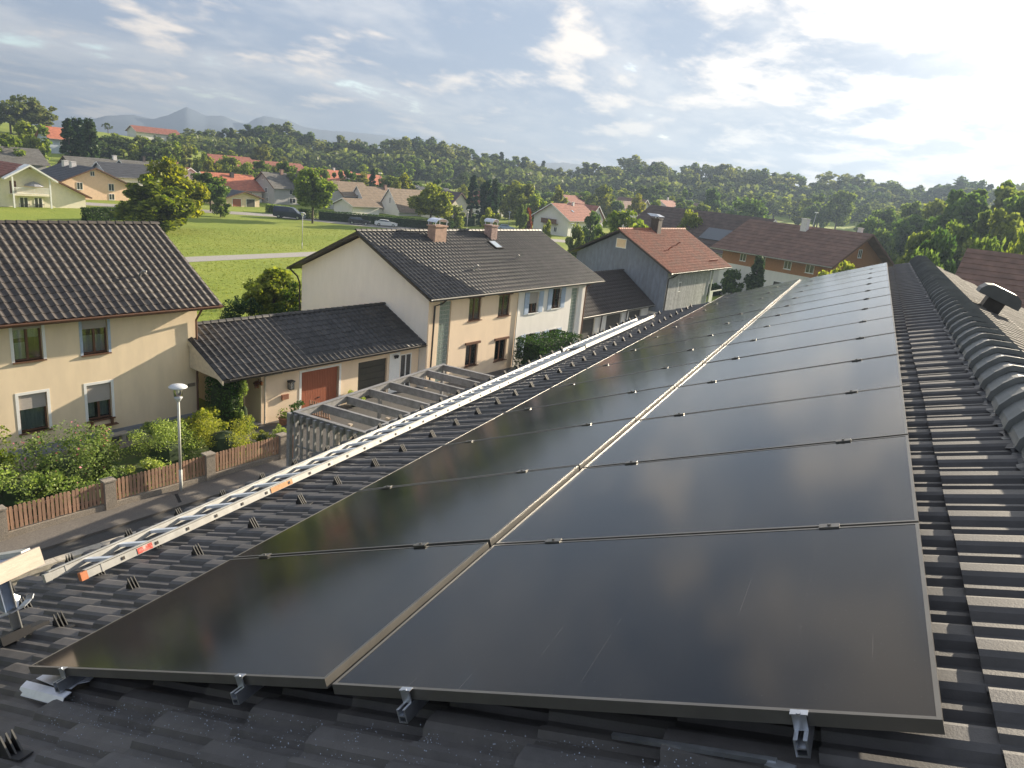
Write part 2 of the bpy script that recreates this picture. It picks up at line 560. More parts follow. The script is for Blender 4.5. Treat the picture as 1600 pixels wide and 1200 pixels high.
# ------------------------------------------------------------------ ground
def polar_ground():
    rad = [0, 3, 6, 10, 14, 18, 22, 26, 30, 35, 40, 46, 52, 60, 70, 80, 90, 100, 110, 120, 130, 145, 160, 180, 200, 215, 230, 250, 270, 290, 310, 330, 350,
           370, 390, 410, 430, 470, 520, 600, 750, 1000, 1500, 2200, 3000]
    n = 120
    V = [(CAM[0], CAM[1], gz(CAM[0], CAM[1]))]
    for r in rad[1:]:
        for i in range(n):
            t = 2 * math.pi * i / n
            x, y = CAM[0] + r * math.cos(t), CAM[1] + r * math.sin(t)
            V.append((x, y, gz(x, y)))
    F = []
    for i in range(n):
        F.append((0, 1 + i, 1 + (i + 1) % n))
    for k in range(len(rad) - 2):
        for i in range(n):
            j = (i + 1) % n
            a = 1 + k * n
            F.append((a + i, a + n + i, a + n + j, a + j))
    m = MB(); m.add(V, F)
    g = bpy.data.materials.new('meadow_grass')
    g.use_nodes = True
    T = NT(g.node_tree)
    b = T.n['Principled BSDF']
    geo = T.node('ShaderNodeNewGeometry')
    n1 = T.node('ShaderNodeTexNoise', Vector=geo.outputs['Position'], Scale=.07, Detail=5.0, Roughness=.6)
    n2 = T.node('ShaderNodeTexNoise', Vector=geo.outputs['Position'], Scale=1.1, Detail=8.0, Roughness=.75)
    n3 = T.node('ShaderNodeTexNoise', Vector=geo.outputs['Position'], Scale=7.0, Detail=4.0, Roughness=.7)
    c = T.mix(T.mapr(n1.outputs[0], .35, .65), (.19, .25, .036), (.25, .29, .05))
    c = T.mix(T.math('MULTIPLY', T.mapr(n2.outputs[0], .42, .66), .5), c, (.14, .20, .03))
    c = T.mix(T.math('MULTIPLY', T.mapr(n3.outputs[0], .5, .72), .6), c, (.27, .28, .07))
    T.l.new(c, b.inputs['Base Color'])
    b.inputs['Roughness'].default_value = .95
    b.inputs['Specular IOR Level'].default_value = .15
    bm = T.node('ShaderNodeBump', Height=n3.outputs[0], Strength=.6, Distance=.12)
    T.l.new(bm.outputs[0], b.inputs['Normal'])
    o = m.build('ground', g, smooth=True)
    tag(o, kind='structure')


polar_ground()


def strip(name, pts, width, m, lift=.02, kind='structure'):
    """a road or path draped on the terrain along points (x, y)"""
    P = []
    for a, b in zip(pts[:-1], pts[1:]):
        a = Vector(a[:2]); b = Vector(b[:2])
        n = max(1, int((b - a).length / 3))
        for i in range(n):
            P.append(a + (b - a) * i / n)
    P.append(Vector(pts[-1][:2]))
    B = MB()
    V = []
    for i, p in enumerate(P):
        d = (P[min(i + 1, len(P) - 1)] - P[max(i - 1, 0)]).normalized()
        nrm = Vector((-d.y, d.x))
        for k in range(5):
            q = p + nrm * width * (k / 4 - .5)
            V.append((q.x, q.y, gz(q.x, q.y) + lift))
    F = []
    for i in range(len(P) - 1):
        for k in range(4):
            a = i * 5 + k
            F.append((a, a + 5, a + 6, a + 1))
    B.add(V, F)
    return tag(B.build(name, m), kind=kind)


def flat(name, pts, z, m):
    B = MB()
    B.add([(p[0], p[1], z) for p in pts], [tuple(range(len(pts)))])
    return tag(B.build(name, m), kind='structure')


# lane, pavement, forecourt, garden
flat('lane', [uvw(-30, 14.5), uvw(14.6, 14.5), uvw(15.2, 18.0), uvw(-30, 18.0)], .012, M_ASPHALT)
P = MB()
P.box(-30, 15.9, 18.0, 19.2, 0, .09)
tag(P.build('pavement', M_PAVE, M=frame((0, 0, 0), VA)), kind='structure')
flat('forecourt', [uvw(15.9, 10), uvw(60, 10), uvw(60, 22.7), uvw(43.2, 22.7), uvw(27.4, 23.1), uvw(15.9, 23.1)], .016, M_COURT)
flat('garden_path', [uvw(-12, 24.0), uvw(14.2, 24.0), uvw(14.2, 25.09), uvw(-12, 25.09)], .02, mat('garden_slabs', (.20, .17, .15), .9, .15, 8, .3))
flat('porch_floor', [uvw(15.4, 22.9), uvw(17.5, 22.9), uvw(17.5, 26.0), uvw(15.9, 26.0), uvw(15.9, 25.0), uvw(15.4, 25.0)], .10, M_PATH)
# field path and road beyond the field
pa, pb = at_h(290, 406), at_h(490, 397)
dp = (pb - pa).normalized()
strip('field_path', [pa - dp * 60, pa, pb, pb + dp * 25], 4.2, M_PATH)
ra, rb, rc, rd = at_h(270, 327), at_h(430, 337), at_h(570, 352), at_h(720, 364)
M_ROAD2 = mat('pale_road', (.30, .28, .26), .9, .12, 3, .3, 60)
strip('far_road', [ra + (ra - rb) * .8, ra, rb, rc, rd, rd + (rd - rc) * 1.2], 7.5, M_ROAD2, .03)


# ------------------------------------------------------------------ roof tiles
def tile_mesh(name, m, w, L, prof, lip, thick=.014):
    """one roof tile: x across (0..w), y up the slope (0..L); the lower end rides on the tile below"""
    n = len(prof)
    V = []
    for y, dz in ((0.0, lip), (L, 0.0)):
        for x, z in prof:
            V.append((x * w, y, z + dz))
    for x, z in prof:
        V.append((x * w, 0.0, z + lip - thick - .012))
    F = []
    for i in range(n - 1):
        F.append((i, i + 1, n + i + 1, n + i))
        F.append((2 * n + i, 2 * n + i + 1, i + 1, i))
    B = MB(); B.add(V, F)
    return B.mesh(name, m)


PROF_OWN = [(-.03, .0), (.03, .0), (.09, .025), (.16, .030), (.38, .030), (.47, .022), (.53, .002), (.64, .0), (.70, .017), (.80, .018), (.86, .0), (1.0, .0)]
PROF_S = [(0, .0), (.18, .006), (.36, .030), (.52, .056), (.68, .036), (.84, .002), (1.0, .0)]


def lay_tiles(root, name, me, FM, slots, n_ind, jit=.004):
    """slots: (x, y) of each tile in the frame FM (relative to root). The nearest n_ind are objects, the rest one mesh"""
    RM = root.matrix_basis
    world = RM @ FM
    s = []
    for x, y in slots:
        p = world @ Vector((x, y, 0))
        s.append(((p - Vector(CAM)).length, x, y))
    s.sort()
    for d, x, y in s[:n_ind]:
        j = Matrix.Translation((x + random.uniform(-jit, jit), y + random.uniform(-jit, jit), random.uniform(0, jit * .6))) @ \
            Matrix.Rotation(random.uniform(-.006, .006), 4, 'Z')
        o = bpy.data.objects.new(name, me)
        COL.objects.link(o)
        o.parent = root
        o.matrix_basis = FM @ j
    rest = s[n_ind:]
    if rest:
        nv = len(me.vertices)
        co = np.empty(nv * 3); me.vertices.foreach_get('co', co); co = co.reshape(-1, 3)
        fs = np.array([tuple(p.vertices) for p in me.polygons])
        offs = np.array([(x + random.uniform(-jit, jit), y + random.uniform(-jit, jit), random.uniform(0, jit * .6)) for _, x, y in rest])
        V = (co[None] + offs[:, None]).reshape(-1, 3)
        F = (fs[None] + (np.arange(len(rest)) * nv)[:, None, None]).reshape(-1, 4)
        o = link(name, np_mesh(name + 's', V, F, list(me.materials)), root, FM)
        o['kind'] = 'stuff'


# ------------------------------------------------------------------ windows
def window(root, FM, x, z, w, h, m_frame, panes=2, surround=None, shutter=0.0, curtain=None, recess=.12, sill=None, fw=.055, grille=False,
           m_glass=None, ext=None):
    """a window in a wall opening. FM: wall frame, x along, y into the wall, z up; x, z lower left corner of the opening"""
    B = MB()
    y0, y1 = recess, recess + .06
    B.box(x, x + fw, y0, y1, z, z + h).box(x + w - fw, x + w, y0, y1, z, z + h)
    B.box(x + fw, x + w - fw, y0, y1, z, z + fw).box(x + fw, x + w - fw, y0, y1, z + h - fw, z + h)
    for k in range(1, panes):
        xm = x + w * k / panes
        B.box(xm - .04, xm + .04, y0 - .006, y1 - .006, z + fw, z + h - fw)
    o = B.build('window', m_frame, root, FM)
    G = MB()
    G.box(x + fw, x + w - fw, y0 + .025, y0 + .035, z + fw, z + h - fw)
    G.build('pane', m_glass or M_GLASS, o)
    if m_glass is None:
        D = MB()
        D.quad((x, y1 + .5, z), (x + w, y1 + .5, z), (x + w, y1 + .5, z + h), (x, y1 + .5, z + h))
        for q in (((x, y1, z), (x, y1 + .5, z), (x, y1 + .5, z + h), (x, y1, z + h)), ((x + w, y1 + .5, z), (x + w, y1, z), (x + w, y1, z + h), (x + w, y1 + .5, z + h)),
                  ((x, y1, z), (x + w, y1, z), (x + w, y1 + .5, z), (x, y1 + .5, z)), ((x, y1 + .5, z + h), (x + w, y1 + .5, z + h), (x + w, y1, z + h), (x, y1, z + h))):
            D.quad(*q)
        D.build('interior', M_DARKIN, o)
    if curtain:
        for (a, b_, c, d_) in curtain:       # fractions of the opening
            C = MB()
            n = max(6, int((b_ - a) * 16))
            xs = [x + w * (a + (b_ - a) * i / n) for i in range(n + 1)]
            ys = [y1 + .10 + .018 * math.sin(i * 2.1) for i in range(n + 1)]
            for i in range(n):
                C.quad((xs[i], ys[i], z + h * c), (xs[i + 1], ys[i + 1], z + h * c), (xs[i + 1], ys[i + 1], z + h * d_), (xs[i], ys[i], z + h * d_))
            C.build('curtain', M_CURTAIN, o)
    if shutter:
        S = MB()
        n = max(3, int(h * shutter / .05))
        for i in range(n):
            za = z + h - h * shutter * (i + 1) / n
            S.box(x + .02, x + w - .02, recess - .055, recess - .035, za + .004, za + h * shutter / n)
        S.build('roller_shutter', M_SHUT, o)
    if surround:
        S = MB()
        s_ = .10
        S.box(x - s_, x, -.012, .02, z - .02, z + h + s_).box(x + w, x + w + s_, -.012, .02, z - .02, z + h + s_).box(x, x + w, -.012, .02, z + h, z + h + s_)
        S.build('surround', surround, o)
    if sill is not None:
        S = MB()
        S.box(x - .08, x + w + .08, -.07, recess, z - .045, z)
        S.build('sill', sill, o)
    if ext:                                   # folding shutters left and right
        for sx in (x - .5, x + w + .02):
            S = MB()
            S.box(sx, sx + .48, -.05, -.015, z - .02, z + h + .02)
            for k in range(int(h / .09)):
                zz = z + .06 + k * .09
                if zz < z + h - .06:
                    S.box(sx + .06, sx + .42, -.062, -.05, zz, zz + .045)
            S.build('folding_shutter', ext, o)
    if grille:
        S = MB()
        for k in range(5):
            xx = x + w * (k + .5) / 5
            S.box(xx - .008, xx + .008, -.05, -.034, z + .1, z + h - .1)
        S.box(x, x + w, -.056, -.028, z + h * .5, z + h * .5 + .02)
        S.build('grille', M_SNOW, o)
    return o


def holed_wall(B, W, H, holes, depth=.18, z0=0.0, x0=0.0):
    """front wall sheet on y=0 with openings and their reveals"""
    xs = sorted({x0, W} | {h[0] for h in holes} | {h[0] + h[2] for h in holes})
    zs = sorted({z0, H} | {h[1] for h in holes} | {h[1] + h[3] for h in holes})
    for i in range(len(xs) - 1):
        for j in range(len(zs) - 1):
            cx, cz = (xs[i] + xs[i + 1]) / 2, (zs[j] + zs[j + 1]) / 2
            if any(h[0] < cx < h[0] + h[2] and h[1] < cz < h[1] + h[3] for h in holes):
                continue
            B.quad((xs[i], 0, zs[j]), (xs[i + 1], 0, zs[j]), (xs[i + 1], 0, zs[j + 1]), (xs[i], 0, zs[j + 1]))
    for x, z, w, h in [q[:4] for q in holes]:
        B.quad((x, 0, z), (x, depth, z), (x, depth, z + h), (x, 0, z + h))
        B.quad((x + w, depth, z), (x + w, 0, z), (x + w, 0, z + h), (x + w, depth, z + h))
        B.quad((x, depth, z + h), (x + w, depth, z + h), (x + w, 0, z + h), (x, 0, z + h))
        B.quad((x, 0, z), (x + w, 0, z), (x + w, depth, z), (x, depth, z))


def roof_slabs(L, ox0, ox1, ye, ze, yr, zr, yb, zb, t=.16, x0=0.0):
    """both slopes of a gable roof as closed slabs (top surface from eave ye,ze over ridge yr,zr to back eave yb,zb)"""
    B = MB()
    a, b = x0 - ox0, x0 + L + ox1
    B.prism([(a, ye, ze), (a, yr, zr), (a, yb, zb), (a, yb, zb - t), (a, yr, zr - t * 1.12), (a, ye, ze - t)], (b - a, 0, 0))
    return B


def slope_frame(x0, ye, ze, yr, zr):
    d = Vector((0, yr - ye, zr - ze)).normalized()
    n = Vector((1, 0, 0)).cross(d)
    M = Matrix.Identity(4)
    for i in range(3):
        M[i][0] = (1, 0, 0)[i]; M[i][1] = d[i]; M[i][2] = n[i]; M[i][3] = (x0, ye, ze)[i]
    return M, math.hypot(yr - ye, zr - ze)


def ridge_caps(root, x0, x1, y, z, m, w=.22, step=.38, h=.09, slope=.5):
    n = max(1, int(round((x1 - x0) / step)))
    st = (x1 - x0) / n
    B = MB()
    prof = [(-1, 0), (-.72, .55), (-.3, .92), (.3, .92), (.72, .55), (1, 0)]
    pts = []
    for xx, k in ((0, 1.0), (st + .04, .86)):
        for py, pz in prof:
            pts.append((xx, py * w / 2 * k, pz * h * k - abs(py) * w / 2 * slope * .6 + (.012 if xx == 0 else 0)))
    nn = len(prof)
    B.add(pts, [(i, i + 1, nn + i + 1, nn + i) for i in range(nn - 1)] + [tuple(range(nn - 1, -1, -1))])
    me = B.mesh('ridge_tile', m)
    for i in range(n):
        link('ridge_tile', me, root, Matrix.Translation((x0 + i * st, y, z)))


def gutter(root, x0, x1, y, z, m, r=.065):
    B = MB()
    n = 7
    ring = [(y - r + r * math.cos(math.pi + math.pi * i / n) * 1.0, z + r * math.sin(math.pi + math.pi * i / n)) for i in range(n + 1)]
    inner = [(y - r + (r - .008) * math.cos(2 * math.pi - math.pi * i / n), z + (r - .008) * math.sin(2 * math.pi - math.pi * i / n)) for i in range(n + 1)]
    B.prism([(x0, a, b) for a, b in ring + inner], (x1 - x0, 0, 0))
    return B.build('gutter', m, root)


def chimney(root, x, y, z0, z1, w, d, m, cowl=None):
    B = MB()
    B.box(x - w / 2, x + w / 2, y - d / 2, y + d / 2, z0, z1 - .08)
    B.box(x - w / 2 - .06, x + w / 2 + .06, y - d / 2 - .06, y + d / 2 + .06, z1 - .08, z1)
    c = B.build('chimney', m, root)
    if cowl:
        C = MB()
        n = 10
        r = w * .52
        outer = [(y - d * .62, z1 + .16), ]
        arc = [(math.cos(math.pi * i / n), math.sin(math.pi * i / n)) for i in range(n + 1)]
        o1 = [(x + r * a, y - d * .62, z1 + .18 + .22 * b) for a, b in arc]
        o2 = [(x + (r - .02) * a, y - d * .62, z1 + .18 + .20 * b) for a, b in reversed(arc)]
        C.prism(o1 + o2, (0, d * 1.24, 0))
        for sx in (-1, 1):
            for sy in (-1, 1):
                C.box(x + sx * (r - .03) - .015, x + sx * (r - .03) + .015, y + sy * d * .45 - .015, y + sy * d * .45 + .015, z1, z1 + .2)
        C.build('cowl', cowl, c)
    return c


def downpipe(root, pts, m, r=.045):
    B = MB(); B.tube(pts, r, 8)
    return B.build('downpipe', m, root)


# ------------------------------------------------------------------ our own roof
TH = R(20.479)
PF = Matrix(((1, 0, 0, 0), (0, math.cos(TH), math.sin(TH), 0), (0, -math.sin(TH), math.cos(TH), 9.2595), (0, 0, 0, 1)))   # panel plane: x along, y down the slope, z normal
TZ = -.155
APEX = -4.08
EAVE = 2.27
XA, XB = -1.1, 16.4
own = thing('own_house', 'house under the camera with dark concrete tiled roof carrying the black solar panels', 'house', Matrix.Translation((8, -3.8, 0)))
OI = own.matrix_basis.inverted()
apex_w = PF @ Vector((0, APEX, TZ))
PR = Matrix(((1, 0, 0, 0), (0, math.cos(TH), -math.sin(TH), apex_w.y), (0, math.sin(TH), math.cos(TH), apex_w.z), (0, 0, 0, 1)))   # right slope: y up to the ridge (0), down negative
SLEN = EAVE - APEX


def own_house():
    me = tile_mesh('roof_tile', M_TILE, .24, .425, PROF_OWN, .036, .016)
    g = .365
    # left slope; frame runs x' = XB - X
    FL = OI @ PF @ Matrix(((-1, 0, 0, XB), (0, -1, 0, EAVE), (0, 0, 1, TZ), (0, 0, 0, 1)))
    slots = []
    nc = int((XB - XA) / .24)
    for j in range(19):
        y = j * g
        yp = EAVE - y
        if yp < APEX + .35:
            break
        for i in range(-1, nc + 1):
            x = i * .24 + (.12 if j % 2 else 0)
            X = XB - x - .12
            if x < -.02 or x + .24 > XB - XA:
                continue
            if yp > -.35 or X < .75 or yp < -3.05 or X > 15.7:
                slots.append((x, y))
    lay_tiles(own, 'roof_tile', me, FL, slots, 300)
    # right slope
    FRt = OI @ PR @ Matrix.Translation((XA, -SLEN, 0))
    slots = []
    for j in range(19):
        if j * g > SLEN - .40:
            break
        for i in range(int((XB + 1.2 - XA) / .24)):
            slots.append((i * .24 + (.12 if j % 2 else 0), j * g))
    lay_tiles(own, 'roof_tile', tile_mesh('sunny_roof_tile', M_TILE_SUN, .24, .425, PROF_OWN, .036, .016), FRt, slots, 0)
    # boarding below the tiles, both slopes
    B = MB()
    for FRM, x1 in ((PF, XB - .03), (PR, XB + 1.15)):
        if FRM is PF:
            pts = [(XA, EAVE - .03, TZ - .02), (x1, EAVE - .03, TZ - .02), (x1, APEX, TZ - .02), (XA, APEX, TZ - .02)]
        else:
            pts = [(XA, 0, -.02), (x1, 0, -.02), (x1, -SLEN + .03, -.02), (XA, -SLEN + .03, -.02)]
        top = [OI @ (FRM @ Vector(p)) for p in pts]
        nrm = (OI @ FRM).to_3x3() @ Vector((0, 0, -.16))
        B.prism(top, nrm)
    B.build('roof', M_UNDER, own)
    # walls
    yl = (PF @ Vector((0, EAVE - .6, TZ - .2)))
    yr_ = (PR @ Vector((0, -SLEN + .6, -.2)))
    B = MB()
    a, b = XA + .5 - 8, XB - .5 - 8
    prof = [(yl.y + 3.8, yl.z), (apex_w.y + 3.8, apex_w.z - .22), (yr_.y + 3.8, yr_.z), (yr_.y + 3.8, 0), (yl.y + 3.8, 0)]
    B.prism([(a, y, z) for y, z in prof], (b - a, 0, 0))
    B.build('wall', M_STUCCO_W, own)
    # gutter
    e = OI @ (PF @ Vector((0, EAVE + .02, TZ - .04)))
    gutter(own, XA - 8, XB - 8, e.y + .12, e.z, M_GUTTER)
    # ridge tiles: each a flared cap whose lower lip rides over the next
    st = .334
    prof = [(-1.0, -.075), (-.95, -.035), (-.72, .020), (-.46, .062), (-.30, .074), (.30, .074), (.46, .062), (.72, .020), (.95, -.035), (1.0, -.075)]
    B = MB()
    V = []
    rings = [(0.0, .205, .026), (.045, .205, .021), (.08, .190, .006), (st + .05, .178, -.004)]
    for x, w, dz in rings:
        for py, pz in prof:
            V.append((x, py * w, pz * w / .19 + dz))
    n = len(prof)
    k = len(rings)
    for py, pz in prof:
        V.append((0.004, py * .176, pz - .002))
    F = []
    for r_ in range(k - 1):
        for i in range(n - 1):
            F.append((r_ * n + i + 1, r_ * n + i, (r_ + 1) * n + i, (r_ + 1) * n + i + 1))
    for i in range(n - 1):
        F.append((i, i + 1, k * n + i + 1, k * n + i))
    B.add(V, F)
    rm = B.mesh('ridge_tile', mat('ridge_tile_concrete', (.165, .172, .172), .55, .12, 10, .08, 160, spec=.35, objrand=.1, var2=.3, scale2=3, tint2=(.20, .20, .19)))
    x = XA
    while x < XB + .1:
        link('ridge_tile', rm, own, OI @ Matrix.Translation((x, apex_w.y, apex_w.z + .045)) @ Matrix.Rotation(random.uniform(-.01, .01), 4, 'Z'))
        x += st
    # crumpled ventilation strip below the ridge tiles
    B = MB()
    for sgn in (1, -1):
        pr = []
        for i in range(int((XB - XA) / .04)):
            pr.append((XA + i * .04, .105 + .012 * math.sin(i * 1.7), .045 + .008 * math.sin(i * 2.9)))
        for i in range(len(pr) - 1):
            (xa, ya, za), (xb, yb, zb) = pr[i], pr[i + 1]
            B.quad((xa, sgn * .06, .03), (xb, sgn * .06, .03), (xb, sgn * (yb + .105), zb - .085), (xa, sgn * (ya + .105), za - .085))
    B.build('ridge_vent_strip', mat('bitumen_strip', (.035, .035, .037), .4, .2, 20), own, OI @ Matrix.Translation((0, apex_w.y, apex_w.z)))
    # snow stops: three thin triangular ribs on a strap
    B = MB()
    for kx in (-.02, 0, .02):
        B.beam((kx, -.036, .0), (kx, -.010, .082), .006, .005, up=(0, 1, 0), mi=1)
        B.prism([(kx - .0015, .03, .0), (kx - .0015, -.034, .0), (kx - .0015, -.009, .078)], (.003, 0, 0))
    B.box(-.025, .025, -.10, .04, -.004, .002)
    B.prism([(-.024, .034, .0), (.024, .034, .0), (.024, .014, .045), (-.024, .014, .045)], (0, -.003, 0))
    sm = B.mesh('snow_stop', [M_SNOW, mat('worn_black_steel', (.07, .07, .068), .6, .2, 30, spec=.25)])
    for y0, off, sp in ((.74, .54, .48), (1.44, .76, .48), (2.12, 1.0, .48)):
        for i in range(34):
            X = off + i * sp
            if X > XB - .3:
                break
            link('snow_stop', sm, own, OI @ PF @ Matrix.Translation((X + random.uniform(-.02, .02), y0 + random.uniform(-.015, .015), TZ + .045)) @ Matrix.Rotation(random.uniform(-.08, .08), 4, 'Z'))
    link('snow_stop', sm, own, OI @ PF @ Matrix.Translation((-.36, -.50, TZ + .05)))
    # vent hood and a snow grid on the sunny slope
    B = MB()
    FV = OI @ PR @ Matrix.Translation((10.0, -.62, .03))
    B.prism([(-.14, -.10, 0), (.14, -.10, 0), (.14, .12, 0), (-.14, .12, 0)], (0, 0, .26))
    v = B.build('roof_vent', M_GUTTER, own, FV)
    H = MB()
    arc = [(-.24 + .04 * (1 - math.cos(t)), .2 + .12 * math.sin(t)) for t in (0, .8, 1.57)]
    pr = [(-.26, .17), (-.26, .23), (-.22, .30), (-.14, .335), (.14, .335), (.22, .30), (.26, .23), (.26, .17)]
    H.prism([(-.17, b_, a_) for b_, a_ in pr], (.34, 0, 0))
    H.build('hood', mat('vent_plastic', (.085, .09, .092), .5, .1, 6), v)
    B = MB()
    for k in range(9):
        B.box(k * .12, k * .12 + .03, -.012, .012, 0, .16)
    B.box(-.04, 1.04, -.015, .015, .15, .18).box(-.04, 1.04, -.015, .015, .05, .07)
    B.build('snow_grid', mat('grey_grid', (.2, .2, .19), .5, .1, 6), own, OI @ PR @ Matrix.Translation((8.2, -1.0, .04)))


own_house()

# ------------------------------------------------------------------ solar panels
PWD, PLN = 1.134, 1.722
LOW = PF @ Matrix.Rotation(-R(.65), 4, 'X')         # the lower row sits a touch steeper
UP = PF @ Matrix.Translation((0, -1.748, 0))


def panels():
    def fr():
        B = MB()
        h, w = .035, .011
        B.box(0, PWD, -w, 0, -h, 0).box(0, PWD, -PLN, -PLN + w, -h, 0)
        B.box(0, w, -PLN + w, -w, -h, 0).box(PWD - w, PWD, -PLN + w, -w, -h, 0)
        return B
    fm = fr().mesh('frame', M_BLACKFRAME)
    G = MB(); G.box(.0112, PWD - .0112, -PLN + .0112, -.0112, -.008, -.0014)
    gm = G.mesh('glass', M_PANEL)
    order = ['nearest', 'second', 'third', 'fourth', 'fifth', 'sixth', 'seventh', 'eighth', 'ninth', 'tenth', 'eleventh', 'twelfth', 'thirteenth', 'farthest']
    for row, FM, nm in ((0, LOW, 'lower row beside the ladder'), (1, UP, 'upper row beside the ridge tiles')):
        for i in range(14):
            t = thing('solar_panel', '%s black solar panel of the %s' % (order[i], nm), 'solar panel',
                      FM @ Matrix.Translation((i * 1.154 + .01, 0, random.uniform(-.001, .001))) @ Matrix.Rotation(random.uniform(-.0012, .0012), 4, 'X') @ Matrix.Rotation(random.uniform(-.0015, .0015), 4, 'Y'),
                      'black solar panels in two rows on the roof')
            link('frame', fm, t); link('glass', gm, t)
    # rails with clamps
    CL = MB()
    CL.box(-.018, .018, -.035, .035, .001, .006).box(-.009, .009, -.035, .035, -.035, .001)
    CL.lathe([(.0, .0115), (.006, .0115), (.0065, .006)], 8)
    clm = CL.mesh('clamp', M_BLACKFRAME)
    EC = MB()
    EC.box(-.011, .008, -.02, .02, .001, .004).box(-.011, -.007, -.016, .016, -.037, .001)
    ecm = EC.mesh('end_clamp', M_STEEL)
    BO = MB(); BO.lathe([(.0, .014), (.007, .014), (.0075, .006)], 8)
    bom = BO.mesh('bolt', M_STEEL)
    for FM, y, lab in ((LOW, -.27, 'aluminium mounting rail under the lower panels nearest the ladder'), (LOW, -1.335, 'aluminium mounting rail under the lower panels next to the pale middle seam'),
                       (UP, -2.05 + 1.748, 'aluminium mounting rail under the upper panels next to the pale middle seam'), (UP, -3.18 + 1.748, 'aluminium mounting rail under the upper panels nearest the ridge')):
        t = thing('mounting_rail', lab, 'mounting rail', FM @ Matrix.Translation((0, y, 0)), 'mounting rails under the solar panels')
        B = MB()
        x0, x1 = -.042, 16.2
        # hollow rail profile
        for a in ((-.0155, -.0105), (.0105, .0155)):
            B.box(x0, x1, a[0], a[1], -.079, -.038)
        B.box(x0, x1, -.0105, .0105, -.079, -.074).box(x0, x1, -.0105, .0105, -.060, -.056).box(x0, x1, -.0155, -.006, -.0375, -.0365).box(x0, x1, .006, .0155, -.0375, -.0365)
        B.build('rail', M_STEEL, t)
        e = link('end_clamp', ecm, t, Matrix.Translation((.006, 0, 0)))
        link('bolt', bom, e, Matrix.Translation((-.008, 0, -.004)) @ Matrix.Scale(.8, 4))
        for i in range(1, 14):
            link('clamp', clm, t, Matrix.Translation((i * 1.154 - .0, 0, 0)))
        link('end_clamp', ecm, t, Matrix.Translation((16.156, 0, 0)) @ Matrix.Rotation(math.pi, 4, 'Z'))


panels()


# ------------------------------------------------------------------ ladders and roof gear
def ladder(lab, x0, x1, ya0, ya1, yb0, yb1, z, first, caps):
    t = thing('ladder', lab, 'ladder', PF @ Matrix.Translation((x0, (ya0 + yb0) / 2, z)), 'aluminium ladders lying along the eave')
    c = (ya0 + yb0) / 2
    L = x1 - x0

    def ya(x): return ya0 + (ya1 - ya0) * x / L - c

    def yb(x): return yb0 + (yb1 - yb0) * x / L - c
    for f in (ya, yb):
        B = MB()
        B.beam((0, f(0), 0), (L, f(L), 0), .026, .050)
        B.beam((.11, f(.11), 0), (.125, f(.125), 0), .031, .056)
        B.beam((0, f(0), .034), (L, f(L), .026), .03, .006)
        B.build('rail', M_ALU_MATT, t)
    R_ = MB()
    ln = abs(yb0 - ya0)
    R_.beam((0, -ln / 2 + .012, .004), (0, ln / 2 - .012, .004), .04, .022)
    rm = R_.mesh('rung', mat('sky_tinted_rung_aluminium', (.62, .67, .74), .42, .08, 9, metallic=.3))  # pale blue of the reflected sky is painted into the matte rung colour
    n = int((L - first) / .268)
    H = MB()
    for i in range(n):
        x = first + i * .268
        link('rung', rm, t, Matrix.Translation((x, (ya(x) + yb(x)) / 2, 0)))
        for f, s in ((yb, -1), (ya, 1)):
            H.box(x - .011, x + .011, f(x) + s * .0135 - .004, f(x) + s * .0135 + .004, -.011, .011)
    h = H.build('rung_end', M_GUTTER, t)
    h['kind'] = 'stuff'
    if caps:
        for f, m, nm in ((yb, M_CAP_O, 'orange rubber end cap'), (ya, M_ALU_MATT, None)):
            B = MB(); B.beam((-.035, f(0), 0), (.012, f(0), 0), .031, .056)
            o = B.build('end_cap', m, t)
            if nm: o['label'] = nm
        B = MB(); B.box(.38, .50, yb(.45) - .0155, yb(.45) - .0145, -.021, .021)
        B.build('sticker', M_STICK_R, t)['label'] = 'red and white sticker'
        B = MB(); B.box(1.66, 1.92, yb(1.8) - .0155, yb(1.8) - .0145, -.022, .022)
        B.build('sticker', M_STICK_O, t)['label'] = 'orange sticker'
    return t


ladder('long aluminium ladder lying along the eave with orange end cap and red sticker', 1.13, 10.25, 1.80, 1.78, 1.39, 1.31, -.055, .27, True)
ladder('aluminium ladder section lying along the eave beyond the long stickered ladder', 10.38, 14.6, 1.78, 1.68, 1.34, 1.28, -.05, .2, False)


